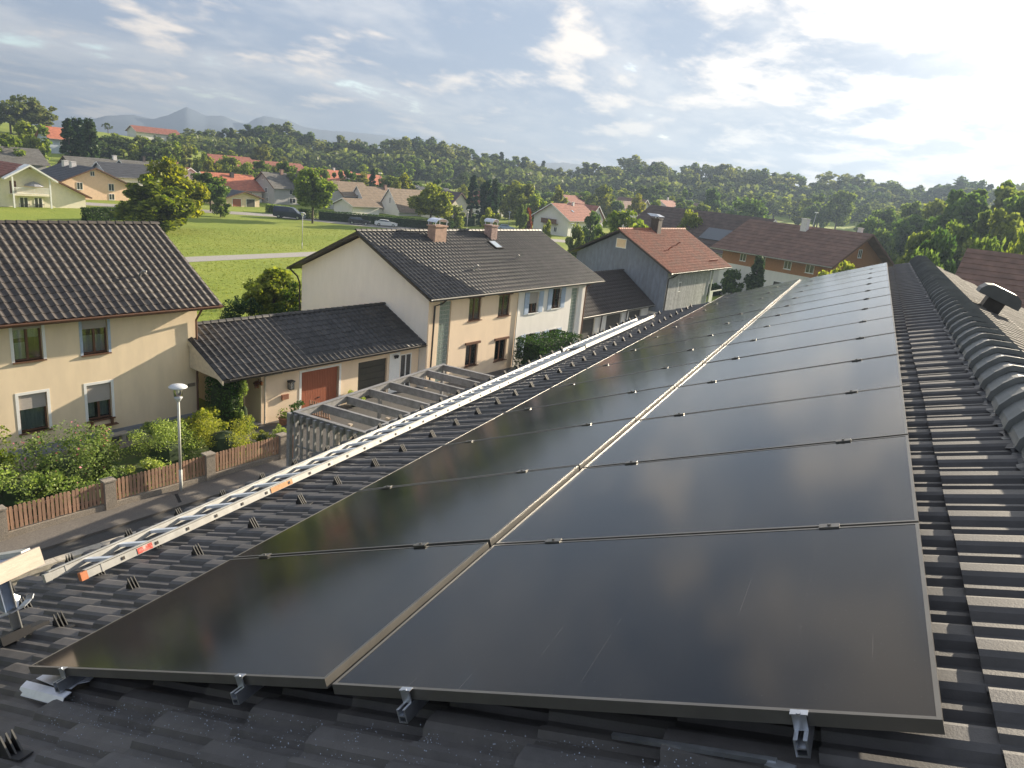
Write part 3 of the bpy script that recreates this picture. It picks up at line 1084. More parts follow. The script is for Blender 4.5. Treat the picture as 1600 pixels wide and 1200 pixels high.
def roof_gear():
    # roof bracket: angle post with hook, strap along the slope
    t = thing('roof_bracket', 'galvanised steel roof bracket standing on the tiles at the left edge under a board', 'bracket', PF @ Matrix.Translation((.42, .89, TZ + .05)))
    top = Vector((-.045, -.125, .36))
    B = MB()
    B.beam((0, 0, .0), top, .036, .006, up=(0, 1, 0))
    B.beam((.018, -.012, .0), top + Vector((.018, -.012, 0)), .006, .03, up=(0, 1, 0))
    B.build('post', M_ALU_MATT, t)
    B = MB()
    m_ = top * .50
    B.beam(m_ + Vector((-.006, -.006, 0)), top + Vector((-.006, -.006, 0)), .048, .008, up=(0, 1, 0))
    B.beam(m_ + Vector((-.03, .012, 0)), top + Vector((-.03, .012, 0)), .006, .045, up=(0, 1, 0))
    B.build('sleeve', mat('blue_grey_steel', (.33, .40, .52), .4, .12, 10, metallic=.4), t)
    B = MB()
    hk = [m_ + Vector(p) for p in ((-.075, .015, -.012), (-.02, -.02, -.014), (.04, -.035, -.006), (.085, -.03, .014), (.10, -.025, .034))]
    for a, b in zip(hk[:-1], hk[1:]):
        B.beam(a, b, .045, .006)
    hk = [m_ + Vector(p) for p in ((.014, -.01, .0), (.03, -.005, .035), (.05, .004, .055))]
    for a, b in zip(hk[:-1], hk[1:]):
        B.beam(a, b, .04, .005, up=(0, 1, 0))
    B.build('hook', M_STEEL, t)
    B = MB()
    B.beam((.02, .02, .0), (-.85, .08, .01), .05, .012)
    B.beam((.0, .05, .02), (-.85, .11, .03), .012, .03)
    B.build('strap', M_STEEL, t)
    B = MB()
    B.beam((.16, .02, .012), (-.10, .02, .02), .09, .02)
    B.beam((.05, -.03, .03), (-.10, -.02, .03), .05, .05)
    B.build('lower_clip', M_SNOW, t)
    # board carried by the bracket
    wb = PF @ Matrix.Translation((.57, .735, .25)) @ Matrix.Rotation(R(12), 4, 'Z')
    b = thing('timber_board', 'pale raw timber board lying on the steel roof bracket', 'board', wb)
    B = MB()
    B.box(-1.5, 0, -.014, .014, .0, .098)
    B.build('plank', M_BOARD, b)
    B = MB()
    B.box(-1.5, -.03, .015, .36, .052, .078)
    B.build('platform', mat('blue_grey_board', (.34, .36, .42), .7, .15, 5), b)
    B = MB()
    B.box(-.075, -.02, .03, .30, .079, .105)
    B.build('cleat', M_ALU_MATT, b)
    # bright metal roofing plates round the rail foot
    t = thing('metal_roof_plate', 'bright bent metal plate beside the first mounting rail at the panel corner', 'metal plate', PF @ Matrix.Translation((0, 0, TZ + .055)))
    B = MB()
    B.prism([(-.013, .065, .012), (.03, .093, .015), (-.023, -.331, .015), (-.059, -.337, .012)], (0, 0, .003))
    B.prism([(-.013, .065, .012), (-.059, -.337, .012), (-.080, -.340, -.012), (-.034, .062, -.012)], (0, 0, .003))
    B.build('lower_sheet', M_SILVERSHEET, t)
    B = MB()
    B.prism([(.044, .042, .018), (.13, .048, .018), (.13, -.10, .018), (.039, -.17, .018), (.002, -.18, .018)], (0, 0, .003))
    B.build('upper_sheet', M_SILVERSHEET, t)
    B = MB()
    B.prism([(.0, -.208, .018), (.12, -.203, .018), (.12, -.301, .018), (.053, -.335, .018), (.03, -.29, .018), (-.006, -.304, .018)], (0, 0, .003))
    B.build('side_sheet', M_SILVERSHEET, t)
    t = thing('metal_strip', 'thin bluish metal strip on the shaded tiles in front of the upper panels', 'metal strip', PF @ Matrix.Translation((0, 0, TZ + .05)))
    B = MB(); B.beam((.0, -2.70, .012), (-.045, -3.12, .012), .014, .012)
    B.build('bar', M_STEEL, t)
    B = MB(); B.beam((-.05, -3.10, .005), (-.07, -3.16, .005), .03, .02)
    B.build('bar_foot', M_STEEL, t)


roof_gear()


def dew():
    r = np.random.default_rng(5)
    B = MB()
    for k in range(900):
        y = -r.uniform(.35, 3.0)
        x = -.03 - abs(r.normal()) * .16
        if x < -.5: continue
        if r.uniform() < .5:
            y = round(y / .24) * .24 + r.normal() * .03
        rr = r.uniform(.0008, .0024)
        c = Vector((x, y, TZ + .052 + r.uniform(-.012, .022)))
        B.add([c + Vector((rr, 0, 0)), c + Vector((0, rr, 0)), c + Vector((-rr, 0, 0)), c + Vector((0, -rr, 0)), c + Vector((0, 0, rr * 1.3))], [(0, 1, 4), (1, 2, 4), (2, 3, 4), (3, 0, 4)])
    o = B.build('dew_drops', mat('dew', (.25, .30, .38), .08, .05, 4, spec=1.0), None, PF, smooth=True)
    tag(o, kind='stuff')


dew()


# ------------------------------------------------------------------ near houses across the lane
def tiled_house_roof(t, L, ox0, ox1, ye, ze, yr, zr, yb, zb, m_tile, w, g, n_ind, m_edge, x_first=0.0):
    B = roof_slabs(L, ox0, ox1, ye + .02, ze - .07, yr, zr - .07, yb, zb - .05, .13)
    B.build('roof', m_edge, t)
    FM, sl_len = slope_frame(-ox0, ye, ze - .055, yr, zr - .055)
    me = tile_mesh('roof_tile', m_tile, w, g + .05, PROF_S, .021, .010)
    nc = int((L + ox0 + ox1) / w)
    w2 = (L + ox0 + ox1) / nc
    nr = int(sl_len / g)
    g2 = sl_len / nr
    slots = [(i * w2, j * g2) for j in range(nr) for i in range(nc)]
    lay_tiles(t, 'roof_tile', me, FM, slots, n_ind, .005)
    ridge_caps(t, -ox0, L + ox1, yr, zr + .0, m_tile)


def house_1():
    x0 = 4.6
    L = 15.85 - x0
    t = thing('house', 'cream two storey house with weathered dark roof behind the garden fence', 'house', frame(uvw(x0, 25.1), VA))
    ye, ze, yr, zr = -.62, 5.2, 4.3, 7.98
    D = 8.6
    u = lambda U: U - x0
    holes = [(u(9.0), 3.62, .92, 1.26), (u(11.27), 3.57, .92, 1.30), (u(9.0), .98, .92, 1.42), (u(11.3), .95, .90, 1.42), (u(6.4), 3.62, .92, 1.26), (u(6.4), .98, .92, 1.4)]
    B = MB()
    hw = 5.33
    holed_wall(B, L, hw, holes, .2)
    B.add([(0, 0, 0), (0, D, 0), (0, D, hw), (0, yr, zr - .3), (0, 0, hw)], [(4, 3, 2, 1, 0)])
    B.add([(L, 0, 0), (L, D, 0), (L, D, hw), (L, yr, zr - .3), (L, 0, hw)], [(0, 1, 2, 3, 4)])
    B.quad((0, D, 0), (L, D, 0), (L, D, hw), (0, D, hw))
    B.build('wall', M_STUCCO_Y, t)
    B = MB(); B.box(-.02, L + .02, -.03, D + .02, 0, .42)
    B.build('plinth', M_PLINTH, t)
    tiled_house_roof(t, L, .7, .8, ye, ze, yr, zr, 2 * yr - ye, ze, M_TILE_B, .30, .345, 300, M_COPPER)
    gutter(t, -.7, L + .8, ye + .0, ze - .07, M_COPPER, .07)
    cu = [(0, 1, .62, .98), (.02, .55, .03, .5)]
    window(t, Matrix(), *holes[0], M_WOOD_BR, 2, M_WHITE, .10, cu, sill=M_WOOD_BR)
    window(t, Matrix(), *holes[1], M_WOOD_BR, 2, M_SHUT_BLUE, .26, [(0, 1, .03, .52)], sill=M_WOOD_BR)
    window(t, Matrix(), *holes[2], M_WOOD_BR, 1, M_WHITE, .40, [(0, 1, .02, .58)], sill=M_WOOD_BR)
    window(t, Matrix(), *holes[3], M_WOOD_BR, 2, M_WHITE, .50, [(.05, .4, .05, .5), (.62, .97, .05, .5)], sill=M_WOOD_BR)
    window(t, Matrix(), *holes[4], M_WOOD_BR, 2, M_WHITE, .10, cu, sill=M_WOOD_BR)
    window(t, Matrix(), *holes[5], M_WOOD_BR, 1, M_WHITE, .40, [(0, 1, .02, .58)], sill=M_WOOD_BR)
    # flower shelf below the lower right window
    B = MB(); B.box(u(11.25), u(12.3), -.26, -.06, .70, .73).box(u(11.35), u(11.37), -.24, -.02, .72, .98).box(u(12.1), u(12.12), -.24, -.02, .72, .98)
    B.build('flower_shelf', M_WOOD_BR, t)
    B = MB()
    for yy in (0,):
        B.box(u(15.35), u(15.68), -.03, -.005, 1.62, 1.76)
    B.build('name_plate', mat('stone_plate', (.25, .2, .15), .8, .1, 8), t)
    # vent pipe on the slope
    FM, _ = slope_frame(0, ye, ze, yr, zr)
    B = MB(); B.tube([(u(14.1), 2.05, 0), (u(14.1), 2.02, .18), (u(14.12), 1.92, .36), (u(14.2), 1.84, .40)], .045, 8)
    B.build('vent_pipe', mat('grey_vent_pipe', (.30, .29, .28), .6, .1, 6), t, FM)
    downpipe(t, [(L - .12, ye + .05, ze - .18), (L - .1, -.10, ze - .7), (L - .1, -.08, .3)], M_COPPER)
    # back of the house: bench and slabs at the foot of the wall
    s = thing('garden_bench', 'low pale stone slab bench at the foot of the cream wall', 'bench', frame(uvw(12.0, 24.75), VA))
    B = MB(); B.box(-.55, .55, -.16, .16, .30, .36).box(-.45, -.3, -.13, .13, .02, .30).box(.3, .45, -.13, .13, .02, .30)
    B.build('slab', M_KERB, s)


house_1()


def garage_1():
    u0 = 15.42
    L = 27.35 - u0
    t = thing('garage', 'peach garage building with porch and red brown door beside the cream house', 'garage', frame(uvw(u0, 23.1), VA))
    u = lambda U: U - u0
    ye, ze, yr, zr = -.5, 2.55, 2.75, 4.12
    D = 5.4
    hw = 2.62
    holes = [(u(19.68), 0, 2.2, 2.03), (u(23.1), 0, 1.95, 1.98), (u(26.0), .0, .85, 2.0)]
    B = MB()
    xw = u(17.55)
    holed_wall(B, L, hw, holes, .16, 0.0, xw)
    B.quad((xw, 0, 0), (xw, 0, hw), (xw, D, hw), (xw, D, 0))
    B.quad((xw, D, 0), (xw, D, hw), (L, D, hw), (L, D, 0))
    B.add([(xw, 0, hw), (xw, D, hw), (xw, yr, zr - .25)], [(0, 2, 1)])
    B.box(xw - .02, xw + .14, -.03, .12, 0, hw)
    B.build('wall', M_STUCCO_P, t)
    # boarded gable over the porch
    B = MB()
    B.prism([(.02, ye + .3, ze - .12), (.02, 1.95, ze + .85), (.02, 1.95, ze - .08)], (.05, 0, 0))
    B.prism([(.02, ye - .0, ze - .28), (.02, ye + .02, ze - .08), (.02, yr, zr - .1), (.02, yr, zr - .34)], (-.035, 0, 0))
    B.build('gable_board', mat('cream_boards', (.62, .54, .42), .8, .1, 5), t)
    tiled_house_roof(t, L, .0, .05, ye, ze, yr, zr, 2 * yr - ye, ze, M_TILE_C, .30, .345, 300, M_GUTTER)
    gutter(t, .3, L, ye, ze - .06, M_GUTTER, .06)
    B = MB()
    x, z, w, h = holes[0]
    n = 22
    for k in range(n):
        xa = x + .04 + (w - .08) * k / n
        B.box(xa, xa + (w - .08) / n - .012, .09, .12, .02, h - .04)
    B.box(x + .03, x + w - .03, .12, .15, .02, h - .04)
    d = B.build('garage_door', M_DOOR_RED, t); d['label'] = 'red brown ribbed up and over door'
    H = MB(); H.box(x + 1.0, x + 1.14, .06, .09, .62, .66); H.build('handle', M_SNOW, d)
    B = MB(); B.box(x - .12, x, -.02, .1, 0, h + .1).box(x + w, x + w + .12, -.02, .1, 0, h + .1).box(x, x + w, -.02, .1, h, h + .1)
    B.build('door_surround', M_WHITE, t)
    B = MB()
    x, z, w, h = holes[1]
    for k in range(6):
        B.box(x + .02, x + w - .02, .10, .13, .02 + k * (h - .04) / 6, .02 + (k + 1) * (h - .04) / 6 - .02)
    B.box(x + .02, x + w - .02, .13, .15, .02, h - .02)
    d = B.build('garage_door', M_DOOR_DK, t); d['label'] = 'dark olive panelled garage door'
    x, z, w, h = holes[2]
    B = MB(); B.box(x, x + .06, .02, .1, 0, h).box(x + w - .06, x + w, .02, .1, 0, h).box(x + .06, x + w - .06, .02, .1, h - .06, h).box(x + w * .5 - .03, x + w * .5 + .03, .02, .1, 0, h - .06)
    d = B.build('glazed_door', M_WHITE, t)
    B = MB(); B.box(x + .06, x + w - .06, .05, .06, .02, h - .06); B.build('pane', M_GLASS_FAR, d)
    B = MB(); B.box(u(25.2), u(25.95), -.02, .0, .02, 2.15); B.build('white_panel', M_WHITE, t)
    downpipe(t, [(u(18.35), ye + .02, ze - .12), (u(18.3), ye + .12, ze - .24), (u(17.68), -.1, ze - .35), (u(17.66), -.1, .05)], mat('pale_pipe', (.55, .48, .40), .5, .1, 5))
    # wall lantern
    l = thing('wall_lantern', 'black wall lantern on the peach wall left of the red brown door', 'lantern', frame(uvw(19.0, 23.08), VA))
    B = MB(); B.box(-.09, .09, -.02, 0, 1.40, 1.78); B.box(-.13, .13, -.26, -.02, 1.74, 1.78).box(-.10, .10, -.23, -.03, 1.40, 1.43)
    for sx in (-.10, .085):
        for sy in (-.23, -.045):
            B.box(sx, sx + .015, sy, sy + .015, 1.43, 1.74)
    B.prism([(-.13, -.26, 1.78), (.13, -.26, 1.78), (.13, -.02, 1.78), (-.13, -.02, 1.78)], (0, 0, .02))
    B.build('cage', M_SNOW, l)
    B = MB(); B.box(-.085, .085, -.215, -.045, 1.43, 1.74); B.build('glass', M_GLASSLAMP, l)
    l = thing('wall_lantern', 'small black lamp over the white panel beside the glazed door', 'lantern', frame(uvw(25.6, 23.06), VA))
    B = MB(); B.box(-.12, .12, -.12, 0, 1.96, 2.04).box(-.10, -.04, -.1, -.02, 1.88, 1.96).box(.04, .10, -.1, -.02, 1.88, 1.96); B.build('lamp_body', M_SNOW, l)
    l = thing('letter_box', 'rust coloured plate on the peach wall below the black lantern', 'wall plate', frame(uvw(18.75, 23.08), VA))
    B = MB(); B.box(-.17, .17, -.09, 0, .95, 1.16); B.box(-.18, .18, -.10, 0, 1.16, 1.18); B.build('plate', mat('rust_plate', (.28, .12, .07), .7, .15, 8), l)
    # small picket screen in front of the red door
    f = thing('picket_screen', 'short brown picket screen in front of the red brown garage door', 'fence', frame(uvw(19.55, 22.3), VA - 78))
    pk = MB(); pk.box(-.03, .03, -.012, .012, .05, .95); pm = pk.mesh('picket', M_PICKET)
    for k in range(9):
        link('picket', pm, f, Matrix.Translation((k * .13, 0, 0)))
    B = MB(); B.box(-.05, 1.1, .012, .05, .25, .32).box(-.05, 1.1, .012, .05, .72, .79); B.build('rail', M_PICKET, f)


garage_1()


def house_2():
    u0 = 27.4
    L = 43.35 - u0
    V0 = 22.6
    t = thing('house', 'long semi detached house, half peach and half white, with two chimneys', 'house', frame(uvw(u0, V0), VA))
    u = lambda U: U - u0
    ye, ze, yr, zr = -.62, 5.08, 5.2, 7.85
    D = 10.4
    hw = 5.15
    W = [(u(30.72), 3.40, 1.1, 1.32), (u(33.45), 3.40, 1.15, 1.30), (u(30.72), .72, 1.1, 1.32), (u(33.45), .65, 1.15, 1.32)]
    Q = [(u(36.55), 3.30, 1.05, 1.34), (u(39.15), 3.38, 1.05, 1.32), (u(36.55), .62, 1.05, 1.34), (u(39.15), .62, 1.05, 1.34)]
    GB = [(u(28.25), .2, .95, 4.5), (u(41.55), .2, .85, 4.4)]
    B = MB()
    xm = u(35.36)
    holed_wall(B, xm, hw, W + GB[:1], .16)
    B.add([(0, 0, 0), (0, D, 0), (0, D, hw), (0, yr, zr - .3), (0, 0, hw)], [(4, 3, 2, 1, 0)])
    B.quad((xm, D, 0), (0, D, 0), (0, D, hw), (xm, D, hw))
    w1 = B.build('wall', M_STUCCO_P, t); w1['label'] = 'peach rendered wall of the left half'
    B = MB()
    holed_wall(B, L, hw, Q + GB[1:], .16, 0.0, xm)
    B.add([(L, 0, 0), (L, D, 0), (L, D, hw), (L, yr, zr - .3), (L, 0, hw)], [(0, 1, 2, 3, 4)])
    B.quad((L, D, 0), (xm, D, 0), (xm, D, hw), (L, D, hw))
    w2 = B.build('wall', M_STUCCO_W, t); w2['label'] = 'white rendered wall of the right half'
    # gable render: white skin on the near gable end
    B = MB(); B.prism([(-.012, .02, 0), (-.012, D - .02, 0), (-.012, D - .02, hw), (-.012, yr, zr - .31), (-.012, .02, hw)], (.01, 0, 0))
    B.build('gable_render', M_STUCCO_W, t)
    B = MB(); B.tube([(xm, -.05, ze - .1), (xm, -.05, .1)], .04, 8); B.build('downpipe', M_STUCCO_W, t)
    tiled_house_roof(t, L, .55, 1.35, ye, ze, yr, zr, 2 * yr - ye + .1, ze - .05, M_TILE_C, .30, .345, 120, M_GUTTER)
    gutter(t, -.55, L + 1.35, ye, ze - .06, mat('zinc_gutter', (.35, .34, .32), .5, .1, 6, metallic=.4), .06)
    gutter(t, -.55, L + 1.35, 2 * yr - ye + .2, ze - .15, M_GUTTER, .06)
    half = [(0.02, .98, .03, .5)]
    for i, q in enumerate(W):
        window(t, Matrix(), *q, M_WOOD_BR, 2, None, .0, half, sill=M_WOOD_BR, recess=.1)
        B = MB(); B.box(q[0] - .12, q[0] + q[2] + .12, -.09, .06, q[1] + q[3] - .02, q[1] + q[3] + .11); B.build('lintel', M_WOOD_BR, t)
    for i, q in enumerate(Q):
        window(t, Matrix(), *q, M_WOOD_BR, 2, M_WHITE, .55 if i == 0 else 0.0, half, sill=M_WHITE, recess=.12, ext=M_SHUT_BLUE, grille=(i in (1, 3)))
    for k, (x, z, w, h) in enumerate(GB):
        B = MB(); B.box(x, x + w, .09, .12, z, z + h); g = B.build('glass_block_panel', M_MORTAR, t)
        n, m_ = 4, 19
        B = MB()
        for i in range(n):
            for j in range(m_):
                xa = x + .03 + (w - .06) * i / n; za = z + .03 + (h - .06) * j / m_
                a, b = (w - .06) / n - .025, (h - .06) / m_ - .025
                B.prism([(xa, .088, za), (xa + a, .088, za), (xa + a, .088, za + b), (xa, .088, za + b)], (0, -.02, 0))
        b_ = B.build('glass_block', M_BLOCK, g); b_['kind'] = 'stuff'
    downpipe(t, [(u(28.1), ye + .0, ze - .12), (u(28.08), -.3, ze - .42), (u(27.75), -.1, ze - .55), (u(27.72), -.08, .1)], M_GUTTER, .05)
    downpipe(t, [(L - .15, ye, ze - .12), (L - .1, -.1, ze - .5), (L - .1, -.08, .1)], M_COPPER, .05)
    downpipe(t, [(-.3, 2 * yr - ye + .15, ze - .2), (-.1, D + .3, ze - .6), (-.08, D + .08, ze - 1.0), (-.08, D + .06, .1)], M_GUTTER, .05)
    chimney(t, u(32.5), yr - .85, zr - 1.2, zr + .40, 1.0, .62, M_CHIM, M_SILVERSHEET)
    chimney(t, u(37.9), yr - .7, zr - 1.1, zr + .42, .62, .62, mat('brick_chimney', (.36, .25, .22), .85, .3, 9, .4, 40), M_SILVERSHEET)
    FM, _ = slope_frame(0, ye, ze, yr, zr)
    for x, y in ((u(32.6), 2.2), (u(37.6), 3.0)):
        B = MB(); B.tube([(x, y, 0), (x, y - .03, .22), (x + .02, y - .1, .38)], .06, 8); B.build('vent_pipe', mat('grey_vent_pipe', (.30, .29, .28), .6, .1, 6), t, FM)
    # roof light
    B = MB(); B.box(u(36.9), u(37.6), 4.2, 5.05, .0, .09); r = B.build('roof_light', M_GUTTER, t, FM)
    B = MB(); B.box(u(36.97), u(37.53), 4.27, 4.98, .09, .10); B.build('pane', mat('skylight_glass', (.35, .42, .5), .12, .05, 2, spec=.8), r)


house_2()


def house_3():
    u0 = 55.2
    L = 64.5 - u0
    t = thing('house', 'blue grey timber clad house with mossy red roof beyond the white half house', 'house', frame(uvw(u0, 22.0), VA))
    u = lambda U: U - u0
    ye, ze, yr, zr, yb, zb = -.6, 5.2, 4.7, 8.1, 9.2, 5.75
    D, hw = 8.8, 5.3
    B = MB()
    gp = [(0, 0, 1.75), (0, D, 1.75), (0, D, hw + .35), (0, yr, zr - .3), (0, 0, hw)]
    B.prism(gp, (L, 0, 0))
    B.build('wall', M_WOODGREY_CLAD, t)
    B = MB(); B.box(.06, L - .06, .06, D - .06, 0, 1.75)
    b = B.build('base_wall', M_STUCCO_W, t); b['label'] = 'white rendered ground floor'
    bm = MB(); bm.box(-.06, .06, -.04, 0, 1.7, hw - .02)
    me = bm.mesh('cladding_board', M_CLAD_L)
    n = 42
    for i in range(n):
        o = link('cladding_board', me, t, Matrix.Translation((.12 + (L - .2) * i / n, -.001, 0)))
    tiled_house_roof(t, L, .6, 3.6, ye, ze, yr, zr, yb, zb, M_TILE_R, .30, .345, 0, M_GUTTER)
    gutter(t, -.6, L + 3.6, ye, ze - .06, mat('zinc_gutter', (.35, .34, .32), .5, .1, 6), .06)
    FG = Matrix.Translation((-.02, 0, 0)) @ Matrix.Rotation(R(-90), 4, 'Z')
    # gable window: x runs along -y
    window(t, FG, -5.05, 6.5, .95, .78, M_WHITE, 1, None, 0, None, recess=-.03, m_glass=mat('warm_pane', (.8, .62, .4), .3, .1, 3))
    window(t, Matrix(), u(57.6), 3.35, .55, .85, M_WHITE, 1, None, 0, None, recess=-.055, m_glass=M_GLASS_FAR)
    for U in (57.0, 58.4, 62.0):
        window(t, Matrix.Translation((0, .06, 0)), u(U), .55, .55, .8, M_WHITE, 1, None, 0, None, recess=-.04, m_glass=M_GLASS_FAR)
    c = chimney(t, u(61.0), yr - .3, zr - .8, zr + .95, .75, .75, mat('slate_chimney', (.075, .062, .055), .7, .2, 8))
    B = MB(); B.prism([(u(61.0) - .5, yr - .8, zr + 1.1), (u(61.0) + .5, yr - .8, zr + 1.1), (u(61.0) + .32, yr - .3, zr + 1.3), (u(61.0) - .32, yr - .3, zr + 1.3)], (0, .9, 0))
    for sx in (-.3, .3):
        B.box(u(61) + sx - .03, u(61) + sx + .03, yr - .33, yr - .27, zr + .95, zr + 1.12)
    B.build('cowl', M_STEEL, c)
    FM, _ = slope_frame(0, ye, ze, yr, zr)
    for x, y in ((u(58.9), 2.9), (u(61.6), 3.5)):
        B = MB(); B.tube([(x, y, 0), (x, y - .03, .25), (x - .04, y - .14, .42), (x - .1, y - .2, .44)], .06, 8); B.build('vent_pipe', M_TILE_R, t, FM)
    B = MB()
    for k in range(7):
        B.box(u(64.2) + k * .3, u(64.2) + k * .3 + .05, .9, .96, 0, .24)
    B.box(u(64.1), u(66.2), .9, .95, .2, .25).box(u(64.1), u(66.2), .9, .95, .08, .12)
    B.build('snow_grid', M_TILE_R, t, FM)
    downpipe(t, [(u(56.2), ye, ze - .1), (u(55.9), -.2, ze - .5), (u(55.3), -.1, ze - .6), (u(55.25), -.1, .1)], M_GUTTER, .055)
    # balcony end with post and screen
    B = MB()
    B.box(L + .1, L + .22, -.2, -.08, 0, hw - .1)
    B.build('balcony_post', mat('pale_green_wood', (.42, .45, .38), .7, .15, 5), t)
    B = MB()
    B.box(L - .02, L + 2.9, -.25, -.18, 2.9, 3.0).box(L - .02, L + .75, -.24, -.19, 1.9, 2.9)
    B.build('balcony_screen', mat('pale_screen', (.55, .58, .5), .6, .1, 5), t)
    # its low garage
    g = thing('garage', 'low brown roofed garage between the white half house and the timber clad house', 'garage', frame(uvw(43.42, 23.2), VA))
    L2 = 55.1 - 43.42
    B = MB()
    H = [(.6, 0, 2.3, 2.0), (4.6, 0, 2.4, 2.0), (8.2, 0, 2.2, 2.0)]
    holed_wall(B, L2, 2.35, H, .2)
    B.quad((0, 5.2, 0), (0, 5.2, 2.35), (L2, 5.2, 2.35), (L2, 5.2, 0))
    B.build('wall', M_STUCCO_W, g)
    tiled_house_roof(g, L2, .0, .0, -.5, 2.4, 2.8, 4.75, 6.1, 2.4, mat('brown_black_tile', (.052, .042, .04), .7, .25, 4, .3, 40, objrand=.2), .30, .345, 0, M_GUTTER)
    gutter(g, 0, L2, -.5, 2.34, mat('zinc_gutter', (.35, .34, .32), .5, .1, 6), .05)
    for k, (x, z, w, h) in enumerate(H):
        B = MB()
        for j in range(5):
            B.box(x + .03, x + w - .03, .1, .13, .02 + j * (h - .04) / 5, .02 + (j + 1) * (h - .04) / 5 - .02)
        B.box(x + .02, x + w - .02, .13, .15, 0, h)
        B.build('garage_door', mat('charcoal_door', (.07, .065, .06), .6, .1, 4), g)
    for x in (3.6, 7.6):
        downpipe(g, [(x + .6, -.42, 2.28), (x + .1, -.1, 2.1), (x, -.06, .05)], M_GUTTER, .045)


house_3()


# ------------------------------------------------------------------ garden fence, walls, pergola, lamp
def garden_fence():
    t = thing('picket_fence', 'brown picket fence with exposed aggregate posts along the pavement', 'fence', frame(uvw(0, 19.3), VA))
    posts = [2.95, 6.15, 9.22, 12.7, 15.8]
    for i, x in enumerate(posts):
        B = MB(); B.box(x - .17, x + .17, -.15, .15, 0, 1.02).box(x - .19, x + .19, -.17, .17, 1.02, 1.07)
        B.build('post', M_CONC, t)
    pk = MB()
    pk.prism([(-.043, -.012, .30), (.043, -.012, .30), (.043, -.012, 1.0), (.03, -.012, 1.025), (-.03, -.012, 1.025), (-.043, -.012, 1.0)], (0, .022, 0))
    pm = pk.mesh('picket', M_PICKET)
    for a, b in zip(posts[:-1], posts[1:]):
        n = int((b - a - .42) / .118)
        x0 = a + .21; sp = (b - a - .42) / n
        for k in range(n + 1):
            link('picket', pm, t, Matrix.Translation((x0 + k * sp, -.02 + random.uniform(-.003, .003), random.uniform(-.012, .012))) @ Matrix.Rotation(random.uniform(-.012, .012), 4, 'Y'))
        B = MB()
        B.box(a + .16, b - .16, .004, .05, .42, .49).box(a + .16, b - .16, .004, .05, .82, .89)
        B.build('rail', M_PICKET, t)
        B = MB(); B.box(a + .17, b - .17, -.10, .10, 0, .27)
        B.build('base_wall', M_CONC, t)
    # short brown gate leaf between fence and pergola
    g = thing('garden_gate', 'narrow brown board gate between the last fence post and the pergola', 'gate', frame(uvw(16.0, 19.2), VA - 20))
    for k in range(3):
        B = MB(); B.box(k * .12, k * .12 + .10, -.012, .012, .05, .98); B.build('board', M_PICKET, g)
    B = MB(); B.box(0, .36, .012, .04, .25, .32).box(0, .36, .012, .04, .75, .82); B.build('rail', M_PICKET, g)
    # low wall on our side of the lane, in cast lengths
    w = thing('garden_wall', 'low beige concrete wall along the near side of the lane', 'wall', frame(uvw(0, 16.32), VA))
    x = -2.0
    while x < 11.4:
        B = MB(); B.box(x, x + 1.19, -.14, .14, .42, .56); B.build('coping_stone', M_KERB, w)
        x += 1.2
    B = MB(); B.box(-2, 11.6, -.10, .10, 0, .42); B.build('base_wall', M_KERB, w)
    flat('bank', [uvw(-6, 12), uvw(13, 12), uvw(13, 15.86), uvw(-6, 15.86)], .02, mat('verge_soil', (.20, .19, .12), .95, .3, 6, .5))
    # drain cover in the pavement
    d = thing('drain_cover', 'dark slotted drain strip set across the pavement by the fence', 'drain', frame(uvw(11.1, 18.55), VA + 70))
    B = MB(); B.box(-.35, .35, -.05, .05, .09, .10)
    for k in range(6):
        B.box(-.32 + k * .11, -.25 + k * .11, -.035, .035, .10, .108)
    B.build('grate', M_SNOW, d)


garden_fence()


